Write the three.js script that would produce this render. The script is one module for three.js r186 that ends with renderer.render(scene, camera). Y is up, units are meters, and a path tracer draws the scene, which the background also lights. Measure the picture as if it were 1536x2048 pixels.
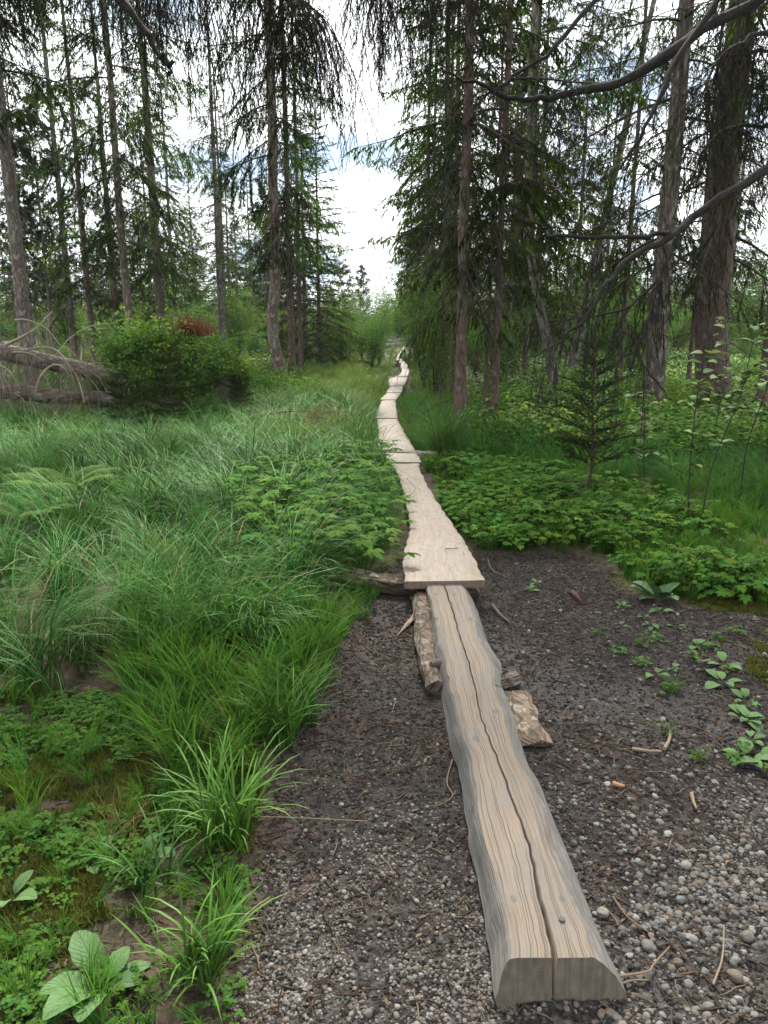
import * as THREE from 'three';
import { toCreasedNormals } from 'three/addons/utils/BufferGeometryUtils.js';
import { IcosahedronGeometry } from 'three';

// ---------------------------------------------------------------- camera, sky, sun, exposure
const scene = new THREE.Scene();
const EYE = 1.6, PITCH = 14 * Math.PI / 180, FPX = 1538;
const camera = new THREE.PerspectiveCamera(2 * Math.atan(1024 / FPX) * 180 / Math.PI, 0.75, 0.05, 900);
camera.position.set(0, EYE, 0);
camera.rotation.set(-PITCH, 0, 0);
const renderer = new THREE.WebGLRenderer();
renderer.toneMapping = THREE.LinearToneMapping;
renderer.toneMappingExposure = 3.1;
renderer.shadowMap.enabled = true;
const SUN_DIR = new THREE.Vector3(0.05, 1, -0.88).normalize();
const sun = new THREE.DirectionalLight(new THREE.Color(1, 0.94, 0.84), 2.5);
sun.name = 'sun';
sun.position.copy(SUN_DIR).multiplyScalar(120);
sun.castShadow = true;
sun.shadow.radius = 20;
sun.shadow.mapSize.set(4096, 4096);
Object.assign(sun.shadow.camera, { left: -60, right: 60, top: 60, bottom: -60, near: 1, far: 300 });
scene.add(sun); scene.add(sun.target);

// ---------------------------------------------------------------- random numbers and noise
function rng(seed) { let s = seed | 0; return () => { s = (s + 0x6d2b79f5) | 0; let t = Math.imul(s ^ (s >>> 15), 1 | s); t = (t + Math.imul(t ^ (t >>> 7), 61 | t)) ^ t; return ((t ^ (t >>> 14)) >>> 0) / 4294967296; }; }
const hash = (x, y, z) => { let h = Math.imul(x | 0, 374761393) ^ Math.imul(y | 0, 668265263) ^ Math.imul(z | 0, 2147483647 - 1274126177); h = Math.imul(h ^ (h >>> 13), 1274126177); h ^= h >>> 16; return (h >>> 0) / 4294967296; };
const sm = (t) => t * t * (3 - 2 * t);
function vn(x, y, z = 0) {
  const ix = Math.floor(x), iy = Math.floor(y), iz = Math.floor(z), fx = sm(x - ix), fy = sm(y - iy), fz = sm(z - iz);
  const L = (a, b, t) => a + (b - a) * t;
  const p = (dz) => L(L(hash(ix, iy, iz + dz), hash(ix + 1, iy, iz + dz), fx), L(hash(ix, iy + 1, iz + dz), hash(ix + 1, iy + 1, iz + dz), fx), fy);
  return fz === 0 ? p(0) : L(p(0), p(1), fz);
}
function fbm(x, y, z = 0, o = 4) { let s = 0, a = 0.5, n = 0; for (let i = 0; i < o; i++) { s += a * vn(x, y, z); n += a; a *= 0.5; x = x * 2.03 + 17.1; y = y * 2.03 + 9.2; z = z === 0 ? 0 : z * 2.03; } return s / n; }
const clamp = (x, a = 0, b = 1) => Math.min(b, Math.max(a, x));
const smooth = (a, b, x) => sm(clamp((x - a) / (b - a)));
const lerp = (a, b, t) => a + (b - a) * t;
const mix3 = (a, b, t) => [lerp(a[0], b[0], t), lerp(a[1], b[1], t), lerp(a[2], b[2], t)];
const toByte = (c) => { c = clamp(c); return Math.round(255 * (c <= 0.0031308 ? c * 12.92 : 1.055 * Math.pow(c, 1 / 2.4) - 0.055)); };

// ---------------------------------------------------------------- sky: bright broken cloud with a few pale blue gaps
{
  const W = 1024, H = 512, d = new Float32Array(W * H * 4);
  for (let j = 0; j < H; j++) for (let i = 0; i < W; i++) {
    const up = ((j + 0.5) / H - 0.5) * Math.PI, ro = ((i + 0.5) / W - 0.5) * 2 * Math.PI;
    const x = Math.cos(up) * Math.cos(ro), y = Math.sin(up), z = Math.cos(up) * Math.sin(ro);
    const k = 1 / (Math.max(y, 0) + 0.25);
    const n = fbm(x * k * 2.6 + 40, z * k * 2.6 + 11, 3.3, 5), m = fbm(x * k * 6 + 3, z * k * 6 + 70, 8.1, 4);
    const gap = smooth(0.5, 0.66, n * 0.75 + m * 0.25);
    const lit = 0.62 + 0.55 * m;
    const c = mix3([lit * 0.98, lit, lit * 1.03], [0.23, 0.33, 0.45], gap * 0.9);
    const o = (j * W + i) * 4; d[o] = c[0]; d[o + 1] = c[1]; d[o + 2] = c[2]; d[o + 3] = 1;
  }
  const t = new THREE.DataTexture(d, W, H, THREE.RGBAFormat, THREE.FloatType);
  t.mapping = THREE.EquirectangularReflectionMapping; t.magFilter = THREE.LinearFilter; t.needsUpdate = true;
  scene.background = t; scene.environment = t;
}

// ---------------------------------------------------------------- photo pixels (1536 x 2048) to places
const cP = Math.cos(PITCH), sP = Math.sin(PITCH);
function ray(px, py) { const a = (px - 768) / FPX, b = -(py - 1024) / FPX; return [a, b * cP - sP, -b * sP - cP]; }   // unit axis depth
const D = (px, py, depth) => { const r = ray(px, py); return [r[0] * depth, EYE + r[1] * depth, r[2] * depth]; };
const P = (px, py, h = 0) => { const r = ray(px, py), k = (h - EYE) / r[1]; return [r[0] * k, h, r[2] * k]; };   // on the plane y = h
const G = (px, dist) => { const ax = dist * cP + EYE * sP; return [(px - 768) / FPX * ax, 0, -dist]; };           // on the ground, dist metres ahead

// ---------------------------------------------------------------- mesh builder
class MB {
  constructor() { this.p = []; this.n = []; this.c = []; this.u = []; this.i = []; }
  v(p, n, c, u = 0, w = 0) { this.p.push(p[0], p[1], p[2]); this.n.push(n[0], n[1], n[2]); this.c.push(c[0], c[1], c[2]); this.u.push(u, w); return this.p.length / 3 - 1; }
  t(a, b, c) { this.i.push(a, b, c); }
  get tris() { return this.i.length / 3; }
  geo() {
    const g = new THREE.BufferGeometry();
    g.setAttribute('position', new THREE.BufferAttribute(new Float32Array(this.p), 3));
    g.setAttribute('normal', new THREE.BufferAttribute(new Float32Array(this.n), 3));
    g.setAttribute('color', new THREE.BufferAttribute(new Float32Array(this.c), 3));
    g.setAttribute('uv', new THREE.BufferAttribute(new Float32Array(this.u), 2));
    g.setIndex(new THREE.BufferAttribute(new Uint32Array(this.i), 1));
    return g;
  }
  mesh(name, mat, parent) { const m = new THREE.Mesh(this.geo(), mat); m.name = name; m.castShadow = m.receiveShadow = true; if (parent) parent.add(m); return m; }
}
const add = (a, b, k = 1) => [a[0] + b[0] * k, a[1] + b[1] * k, a[2] + b[2] * k];
const sub = (a, b) => [a[0] - b[0], a[1] - b[1], a[2] - b[2]];
const dot = (a, b) => a[0] * b[0] + a[1] * b[1] + a[2] * b[2];
const cross = (a, b) => [a[1] * b[2] - a[2] * b[1], a[2] * b[0] - a[0] * b[2], a[0] * b[1] - a[1] * b[0]];
const len = (a) => Math.hypot(a[0], a[1], a[2]);
const nrm = (a) => { const l = len(a) || 1; return [a[0] / l, a[1] / l, a[2] / l]; };
const rotY = (v, a) => [v[0] * Math.cos(a) + v[2] * Math.sin(a), v[1], -v[0] * Math.sin(a) + v[2] * Math.cos(a)];
function side(d) { let s = cross(d, [0, 1, 0]); if (len(s) < 1e-3) s = [1, 0, 0]; return nrm(s); }

// a tapered tube along points; wob makes it uneven
function tube(m, pts, rad, sides, col, o = {}) {
  const N = pts.length; let v0 = 0, rows = [];
  let ref = Math.abs(nrm(sub(pts[N - 1], pts[0]))[1]) > 0.8 ? [1, 0, 0] : [0, 1, 0];
  for (let k = 0; k < N; k++) {
    const d = nrm(sub(pts[Math.min(k + 1, N - 1)], pts[Math.max(k - 1, 0)]));
    const a = nrm(cross(d, ref)), b = cross(d, a);
    if (k) v0 += len(sub(pts[k], pts[k - 1]));
    const row = [], c = typeof col === 'function' ? col(k / (N - 1)) : col;
    for (let s = 0; s <= sides; s++) {
      const t = (s % sides) / sides * Math.PI * 2, ca = Math.cos(t), sa = Math.sin(t);
      const w = o.wob ? 1 + o.wob * (vn(ca * 2 + 7 + (o.seed || 0), sa * 2 + 3, v0 * (o.freq || 3) + 0.01) - 0.5) * 2 : 1;
      const n = [a[0] * ca + b[0] * sa, a[1] * ca + b[1] * sa, a[2] * ca + b[2] * sa];
      row.push(m.v(add(pts[k], n, rad[k] * w), n, c, s / sides * (o.ureps || 1), v0));
    }
    rows.push(row);
  }
  for (let k = 0; k + 1 < N; k++) for (let s = 0; s < sides; s++) { const a = rows[k][s], b = rows[k][s + 1], c = rows[k + 1][s], d = rows[k + 1][s + 1]; m.t(a, b, c); m.t(b, d, c); }
  if (o.cap) for (const [row, q, sg] of [[rows[0], 0, -1], [rows[N - 1], N - 1, 1]]) {
    const d = nrm(sub(pts[Math.min(q + 1, N - 1)], pts[Math.max(q - 1, 0)])), n = [d[0] * sg, d[1] * sg, d[2] * sg], cc = o.capCol || (typeof col === 'function' ? col(0) : col);
    const ce = m.v(pts[q], n, cc, 0.5, 0.5), rr = row.map((j) => m.v([m.p[j * 3], m.p[j * 3 + 1], m.p[j * 3 + 2]], n, cc, 0.5, 0.5));
    for (let s = 0; s < sides; s++) sg > 0 ? m.t(ce, rr[s], rr[s + 1]) : m.t(ce, rr[s + 1], rr[s]);
  }
}
// smooth curve through points
function curve(pts, n) { const c = new THREE.CatmullRomCurve3(pts.map((p) => new THREE.Vector3(...p)), false, 'centripetal'); return c.getPoints(n).map((v) => [v.x, v.y, v.z]); }
// a flat pointed sprig: two triangles
function sprig(m, p, d, w, L, c, rollV) {
  const s = rollV, n = nrm(cross(d, s)), a = m.v(p, n, c), q = add(p, d, L * 0.4);
  const b = m.v(add(q, s, w / 2), n, c), e = m.v(add(p, d, L), n, c), f = m.v(add(q, s, -w / 2), n, c);
  m.t(a, b, e); m.t(a, e, f);
}
// a broad leaf: spine with a fold and a droop
function leaf(m, p, d, L, W, c, o = {}) {
  const seg = o.seg || 4, fold = o.fold ?? 0.25, droop = o.droop ?? 0.5, s0 = side(d), s = o.roll ? nrm(add(add([0, 0, 0], s0, Math.cos(o.roll)), nrm(cross(s0, d)), Math.sin(o.roll))) : s0;
  let q = p, dd = nrm(d), rows = [];
  for (let k = 0; k <= seg; k++) {
    const t = k / seg, w = W / 2 * (o.prof ? o.prof(t) : Math.pow(Math.sin(Math.PI * Math.pow(t * 0.97 + 0.015, 0.85)), 0.8)), up = nrm(cross(s, dd));
    const n = up, e = w * fold;
    const l = add(add(q, s, -w), up, e), r = add(add(q, s, w), up, e);
    const nl = nrm(add(up, s, fold)), nr = nrm(add(up, s, -fold));
    const cc = k === 0 && o.c0 ? o.c0 : c;
    rows.push([m.v(l, nl, cc, 0, t), m.v(q, n, cc, 0.5, t), m.v(r, nr, cc, 1, t)]);
    q = add(q, dd, L / seg);
    dd = nrm(add(dd, [0, -1, 0], droop / seg));
  }
  for (let k = 0; k < seg; k++) { const a = rows[k], b = rows[k + 1]; for (const j of [0, 1]) { m.t(a[j], a[j + 1], b[j]); m.t(a[j + 1], b[j + 1], b[j]); } }
}
// a grass blade
function blade(m, p, az, L, W, tilt, bend, c, seg = 4, twist = 0) {
  let q = p, a = tilt, rows = []; const h = [Math.sin(az), 0, Math.cos(az)], s = [Math.cos(az + twist), 0, -Math.sin(az + twist)];
  for (let k = 0; k <= seg; k++) {
    const t = k / seg, w = W / 2 * (k === seg ? 0.06 : Math.min(1, 1.25 - t * 0.85)), d = [h[0] * Math.sin(a), Math.cos(a), h[2] * Math.sin(a)], n = nrm(cross(s, d));
    rows.push([m.v(add(q, s, -w), n, c, 0, t), m.v(add(q, s, w), n, c, 1, t)]);
    q = add(q, d, L / seg); a += bend / seg * (0.6 + 0.8 * t);
  }
  for (let k = 0; k < seg; k++) { const a1 = rows[k], b = rows[k + 1]; m.t(a1[0], a1[1], b[0]); m.t(a1[1], b[1], b[0]); }
}
// needles set along a twig
function needles(m, a, b, per, L, c, R, hang = 0, wd = 0.0022) {
  const d = sub(b, a), l = len(d), dn = nrm(d), n = Math.max(3, Math.round(l * per));
  const s = side(dn), u = cross(s, dn);
  for (let k = 0; k < n; k++) {
    const p = add(a, d, (k + R()) / n), f = R() * 6.283, o = add(add([0, 0, 0], s, Math.cos(f)), u, Math.sin(f) * 0.8);
    const dir = nrm(add(add(o, dn, 0.9 + R() * 0.5), [0, -1, 0], hang)), w = nrm(cross(dir, [R() - 0.5, R() - 0.5, R() - 0.5]));
    const nn = nrm(cross(dir, w)), k2 = 0.8 + R() * 0.4, cc = [c[0] * k2, c[1] * k2, c[2] * k2], LL = L * (0.75 + R() * 0.5);
    m.t(m.v(add(p, w, -wd / 2), nn, cc), m.v(add(p, w, wd / 2), nn, cc), m.v(add(p, dir, LL), nn, cc));
  }
}

// ---------------------------------------------------------------- naming and tagging
const taken = {};
function numbered(n) { const k = taken[n] = (taken[n] ?? -1) + 1; return k ? n + '_' + String(k).padStart(3, '0') : n; }
function tag(o, label, category, group) { o.userData.label = label; o.userData.category = category; if (group) o.userData.group = group; return o; }
function thing(name, label, category, pos = [0, 0, 0], turn = 0, group) { const g = new THREE.Group(); g.name = numbered(name); g.position.set(...pos); g.rotation.y = turn; scene.add(g); return tag(g, label, category, group); }
function part(name, g, mat, parent) { const m = new THREE.Mesh(g, mat); m.name = name; m.castShadow = m.receiveShadow = true; parent.add(m); return m; }
function joined(name, g, mat, parent) { const m = part(name, g, mat, parent); m.userData.kind = 'stuff'; return m; }   // twigs, needles and leaves too small to pick apart
function structure(name, g, mat) { const m = part(numbered(name), g, mat, scene); m.userData.kind = 'structure'; return m; }
function stuff(name, g, mat, mats, cols, label, category) {
  if (!mats.length) return;
  const m = new THREE.InstancedMesh(g, mat, mats.length); m.name = numbered(name); m.castShadow = m.receiveShadow = true;
  mats.forEach((x, i) => m.setMatrixAt(i, x)); if (cols) cols.forEach((c, i) => m.setColorAt(i, new THREE.Color().setRGB(c[0], c[1], c[2])));
  m.userData.kind = 'stuff'; tag(m, label, category); scene.add(m); return m;
}
const _q = new THREE.Quaternion(), _e = new THREE.Euler();
function mat4(p, rx, ry, rz, sx, sy = sx, sz = sx) { _e.set(rx, ry, rz, 'YXZ'); _q.setFromEuler(_e); return new THREE.Matrix4().compose(new THREE.Vector3(...p), _q.clone(), new THREE.Vector3(sx, sy, sz)); }

// ---------------------------------------------------------------- textures and materials
function tex(W, H, f, srgb = true, rep = true) {
  const d = new Uint8Array(W * H * 4);
  for (let j = 0; j < H; j++) for (let i = 0; i < W; i++) { const c = f((i + 0.5) / W, (j + 0.5) / H, i, j), o = (j * W + i) * 4; if (typeof c === 'number') { d[o] = d[o + 1] = d[o + 2] = clamp(c) * 255; } else { d[o] = toByte(c[0]); d[o + 1] = toByte(c[1]); d[o + 2] = toByte(c[2]); } d[o + 3] = 255; }
  const t = new THREE.DataTexture(d, W, H); t.magFilter = THREE.LinearFilter; t.minFilter = THREE.LinearMipmapLinearFilter; t.generateMipmaps = true;
  if (srgb) t.colorSpace = THREE.SRGBColorSpace; if (rep) t.wrapS = t.wrapT = THREE.RepeatWrapping; t.needsUpdate = true; return t;
}
// noise that repeats in u and v
const loopFbm = (u, v, su, sv, z, o = 4) => { const bu = smooth(0.8, 1, u), bv = smooth(0.8, 1, v); const g = (a, b) => fbm(a * su + z, b * sv + z * 2, 0, o); return lerp(lerp(g(u, v), g(u - 1, v), bu), lerp(g(u, v - 1), g(u - 1, v - 1), bu), bv); };
function barkTex(z, tone) {
  const h = new Float32Array(512 * 512);
  for (let j = 0; j < 512; j++) for (let i = 0; i < 512; i++) { const u = i / 512, v = j / 512; const w = loopFbm(u, v, 5, 5, z + 50, 3); const a = loopFbm(u, v, 26, 14, z + w * 1.5, 4), b = loopFbm(u, v, 60, 90, z + 9, 2); h[j * 512 + i] = clamp(smooth(0.32, 0.62, a) * 0.75 + b * 0.25); }
  const color = tex(512, 512, (u, v, i, j) => { const k = h[j * 512 + i], l = loopFbm(u, v, 9, 9, z + 90, 4), li = smooth(0.62, 0.7, l) * tone.lichen; let c = mix3(tone.dark, tone.light, k); c = mix3(c, tone.spot, li); return c; });
  const bump = tex(512, 512, (u, v, i, j) => h[j * 512 + i], false);
  return new THREE.MeshStandardMaterial({ map: color, bumpMap: bump, bumpScale: 0.012, roughness: 0.92, vertexColors: true });
}
const M = {};
M.barkRed = barkTex(3, { dark: [0.045, 0.028, 0.021], light: [0.135, 0.086, 0.064], spot: [0.2, 0.19, 0.16], lichen: 0.5 }); M.barkRed.name = 'red_brown_bark';
M.barkGrey = barkTex(23, { dark: [0.055, 0.044, 0.036], light: [0.17, 0.14, 0.118], spot: [0.27, 0.27, 0.24], lichen: 0.8 }); M.barkGrey.name = 'grey_bark';
M.barkMoss = barkTex(43, { dark: [0.05, 0.045, 0.03], light: [0.14, 0.12, 0.08], spot: [0.085, 0.115, 0.05], lichen: 0.9 }); M.barkMoss.name = 'mossy_bark';
const plain = (name, rough, extra = {}) => Object.assign(new THREE.MeshStandardMaterial({ vertexColors: true, roughness: rough, side: THREE.DoubleSide, ...extra }), { name });
const sheer = (name, tr) => Object.assign(new THREE.MeshPhysicalMaterial({ vertexColors: true, roughness: 0.95, transmission: tr, thickness: 0, specularIntensity: 0.12, side: THREE.DoubleSide }), { name });
const dim = (name, rough, sp) => Object.assign(new THREE.MeshPhysicalMaterial({ vertexColors: true, roughness: rough, specularIntensity: sp, side: THREE.DoubleSide }), { name });
M.wood = Object.assign(new THREE.MeshPhysicalMaterial({ vertexColors: true, roughness: 0.95, specularIntensity: 0.25, side: THREE.DoubleSide }), { name: 'dead_wood' }); M.needle = sheer('spruce_needles', 0.58); M.leaf = sheer('thin_leaves', 0.38); M.gloss = dim('glossy_blades', 0.55, 0.35); M.glossLeaf = dim('glossy_leaves', 0.62, 0.5); M.stone = plain('pebble_stone', 0.75); M.soil = plain('soil_crumb', 0.85);
M.glossLeaf.map = tex(128, 256, (u, v) => { const a = Math.abs(u - 0.5), rib = smooth(0.035, 0.01, a), vein = smooth(0.3, 0.06, Math.abs(((v - a * 0.55) * 9 % 1 + 1) % 1 - 0.5)), n = fbm(u * 9, v * 14, 0, 3); const k = 0.78 + n * 0.3 + rib * 0.45 + vein * 0.16; return [k * 0.92, k * 0.9, k * 0.9]; }, true);
M.glossLeaf.bumpMap = tex(128, 256, (u, v) => { const a = Math.abs(u - 0.5); return 0.7 - 0.5 * smooth(0.05, 0.01, a) - 0.3 * smooth(0.3, 0.05, Math.abs(((v - a * 0.55) * 9 % 1 + 1) % 1 - 0.5)); }, false); M.glossLeaf.bumpScale = 0.003;
//--PART2
// ---------------------------------------------------------------- ground
const MUD_PX = [[440, 2300], [470, 1960], [500, 1800], [520, 1650], [555, 1500], [625, 1370], [665, 1290], [700, 1215], [745, 1160], [800, 1118], [965, 1112], [1060, 1106], [1150, 1108], [1215, 1136], [1270, 1190], [1380, 1215], [1480, 1225], [1640, 1240], [1900, 1500], [2300, 2300]];
const MUD = MUD_PX.map(([x, y]) => { const p = P(x, y); return [p[0], p[2]]; });
function inPoly(poly, x, z) { let c = false; for (let i = 0, j = poly.length - 1; i < poly.length; j = i++) { const [a, b] = poly[i], [d, e] = poly[j]; if ((b > z) !== (e > z) && x < (d - a) * (z - b) / (e - b) + a) c = !c; } return c; }
function sdf(poly, x, z) {
  let m = 1e9, c = false;
  for (let i = 0, j = poly.length - 1; i < poly.length; j = i++) {
    const ax = poly[j][0], az = poly[j][1], bx = poly[i][0], bz = poly[i][1], ex = bx - ax, ez = bz - az, wx = x - ax, wz = z - az, t = clamp((wx * ex + wz * ez) / (ex * ex + ez * ez));
    m = Math.min(m, (wx - ex * t) ** 2 + (wz - ez * t) ** 2);
    if ((bz > z) !== (az > z) && x < (ax - bx) * (z - bz) / (az - bz) + bx) c = !c;
  }
  return (c ? 1 : -1) * Math.sqrt(m);
}
const mudness = (x, z) => smooth(-0.07, 0.1, sdf(MUD, x, z) + (fbm(x * 4, z * 4, 0, 3) - 0.5) * 0.22);
const gravelAt = (x, z) => clamp(smooth(-2.6, -1.2, z + 0.35 * (fbm(x * 2 + 5, z * 2, 0, 2) - 0.5) + 0.16 * x - 0.1));
const NX0 = -5.2, NX1 = 5.2, NZ0 = -9.5, NZ1 = 0.6;
function ghRaw(x, z) {
  const m = mudness(x, z);
  const edge = smooth(0, 0.5, Math.min(x - NX0, NX1 - x, z - NZ0, NZ1 - z));
  const base = (fbm(x * 0.5 + 30, z * 0.5, 0, 3) - 0.5) * 0.12 * (1 - m) + (1 - m) * 0.035;
  const mud = m * ((fbm(x * 5, z * 5 + 4, 0, 3) - 0.5) * 0.045 + (fbm(x * 16, z * 16, 0, 2) - 0.5) * 0.018);
  return lerp(-0.07, base + mud, edge);
}
// near ground: fine grid
{
  const st = 0.034, nx = Math.round((NX1 - NX0) / st), nz = Math.round((NZ1 - NZ0) / st), m = new MB();
  for (let j = 0; j <= nz; j++) for (let i = 0; i <= nx; i++) { const u = i / nx, w = j / nz, x = lerp(NX0, NX1, u), z = lerp(NZ0, NZ1, w); m.v([x, ghRaw(x, z), z], [0, 1, 0], [1, 1, 1], u, w); }
  for (let j = 0; j < nz; j++) for (let i = 0; i < nx; i++) { const a = j * (nx + 1) + i; m.t(a, a + nx + 1, a + 1); m.t(a + 1, a + nx + 1, a + nx + 2); }
  const g = m.geo(); g.computeVertexNormals();
  const rough = new Float32Array(2048 * 2048);
  const map = tex(2048, 2048, (u, w, i, j) => {
    const x = lerp(NX0, NX1, u), z = lerp(NZ0, NZ1, w), sd = sdf(MUD, x, z), n1 = fbm(x * 3, z * 3, 0, 4), n2 = vn(x * 55, z * 55), n3 = vn(x * 120, z * 120 + 5), m1 = smooth(-0.07, 0.1, sd + (n1 - 0.5) * 0.22);
    let mud = mix3([0.012, 0.0095, 0.0085], [0.037, 0.029, 0.025], smooth(0.3, 0.7, n1 * 0.6 + n2 * 0.4));
    mud = mix3(mud, [0.065, 0.054, 0.046], smooth(0.7, 0.95, n3) * 0.5);
    const gr = gravelAt(x, z); mud = mix3(mud, mix3([0.06, 0.05, 0.042], [0.15, 0.135, 0.12], n2), gr * smooth(0.35, 0.7, n3) * 0.7);
    const litter = smooth(0.42, 0.6, fbm(x * 2.2 + 9, z * 2.2, 0, 3) + 0.22 * (1 - smooth(0, 0.5, sd))) * smooth(0.4, 0.7, n2);
    mud = mix3(mud, [0.07, 0.042, 0.027], litter * 0.6 * (1 - gr));
    let soil = mix3([0.03, 0.024, 0.014], [0.085, 0.06, 0.034], n2 * 0.6 + n1 * 0.4);
    const moss = smooth(0.42, 0.58, fbm(x * 3.1 + 60, z * 3.1, 0, 4));
    soil = mix3(soil, mix3([0.04, 0.055, 0.012], [0.1, 0.11, 0.022], n3), moss * 0.85);
    rough[j * 2048 + i] = lerp(0.95, 0.75, m1 * (1 - gr) * smooth(0.5, 0.66, fbm(x * 1.7 + 77, z * 1.7, 0, 4)));
    return mix3(soil, mud, m1);
  }, true, false);
  const rmap = tex(1024, 1024, (u, v, i, j) => rough[j * 2 * 2048 + i * 2], false, false);
  const bump = tex(1024, 1024, (u, v) => loopFbm(u, v, 40, 40, 7, 4) * 0.6 + loopFbm(u, v, 150, 150, 31, 2) * 0.4, false);
  bump.repeat.set((NX1 - NX0) / 1.3, (NZ1 - NZ0) / 1.3);
  const mt = new THREE.MeshStandardMaterial({ map, roughnessMap: rmap, roughness: 1, bumpMap: bump, bumpScale: 0.018 }); mt.name = 'trodden_soil';
  structure('ground', g, mt);
}
// far ground
{
  const m = new MB(), n = 120, R = 420;
  for (let j = 0; j <= n; j++) for (let i = 0; i <= n; i++) { const s = (t) => Math.sign(t) * Math.pow(Math.abs(t), 2.2) * R, x = s(i / n * 2 - 1), z = s(j / n * 2 - 1); m.v([x, -0.06 + (Math.hypot(x, z) > 14 ? (fbm(x * 0.2 + 90, z * 0.2, 0, 3) - 0.5) * 0.12 : 0), z], [0, 1, 0], [1, 1, 1], x / 6, z / 6); }
  for (let j = 0; j < n; j++) for (let i = 0; i < n; i++) { const a = j * (n + 1) + i; m.t(a, a + n + 1, a + 1); m.t(a + 1, a + n + 1, a + n + 2); }
  const g = m.geo(); g.computeVertexNormals();
  const map = tex(512, 512, (u, v) => { const a = loopFbm(u, v, 9, 9, 2, 5), b = loopFbm(u, v, 60, 60, 8, 2); return mix3(mix3([0.03, 0.028, 0.014], [0.09, 0.062, 0.036], b), [0.045, 0.075, 0.018], smooth(0.4, 0.6, a)); });
  structure('terrain', g, Object.assign(new THREE.MeshStandardMaterial({ map, roughness: 1 }), { name: 'forest_floor' }));
}
const gh = (x, z) => (x > NX0 && x < NX1 && z > NZ0 && z < NZ1 ? ghRaw(x, z) : -0.05);

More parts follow.
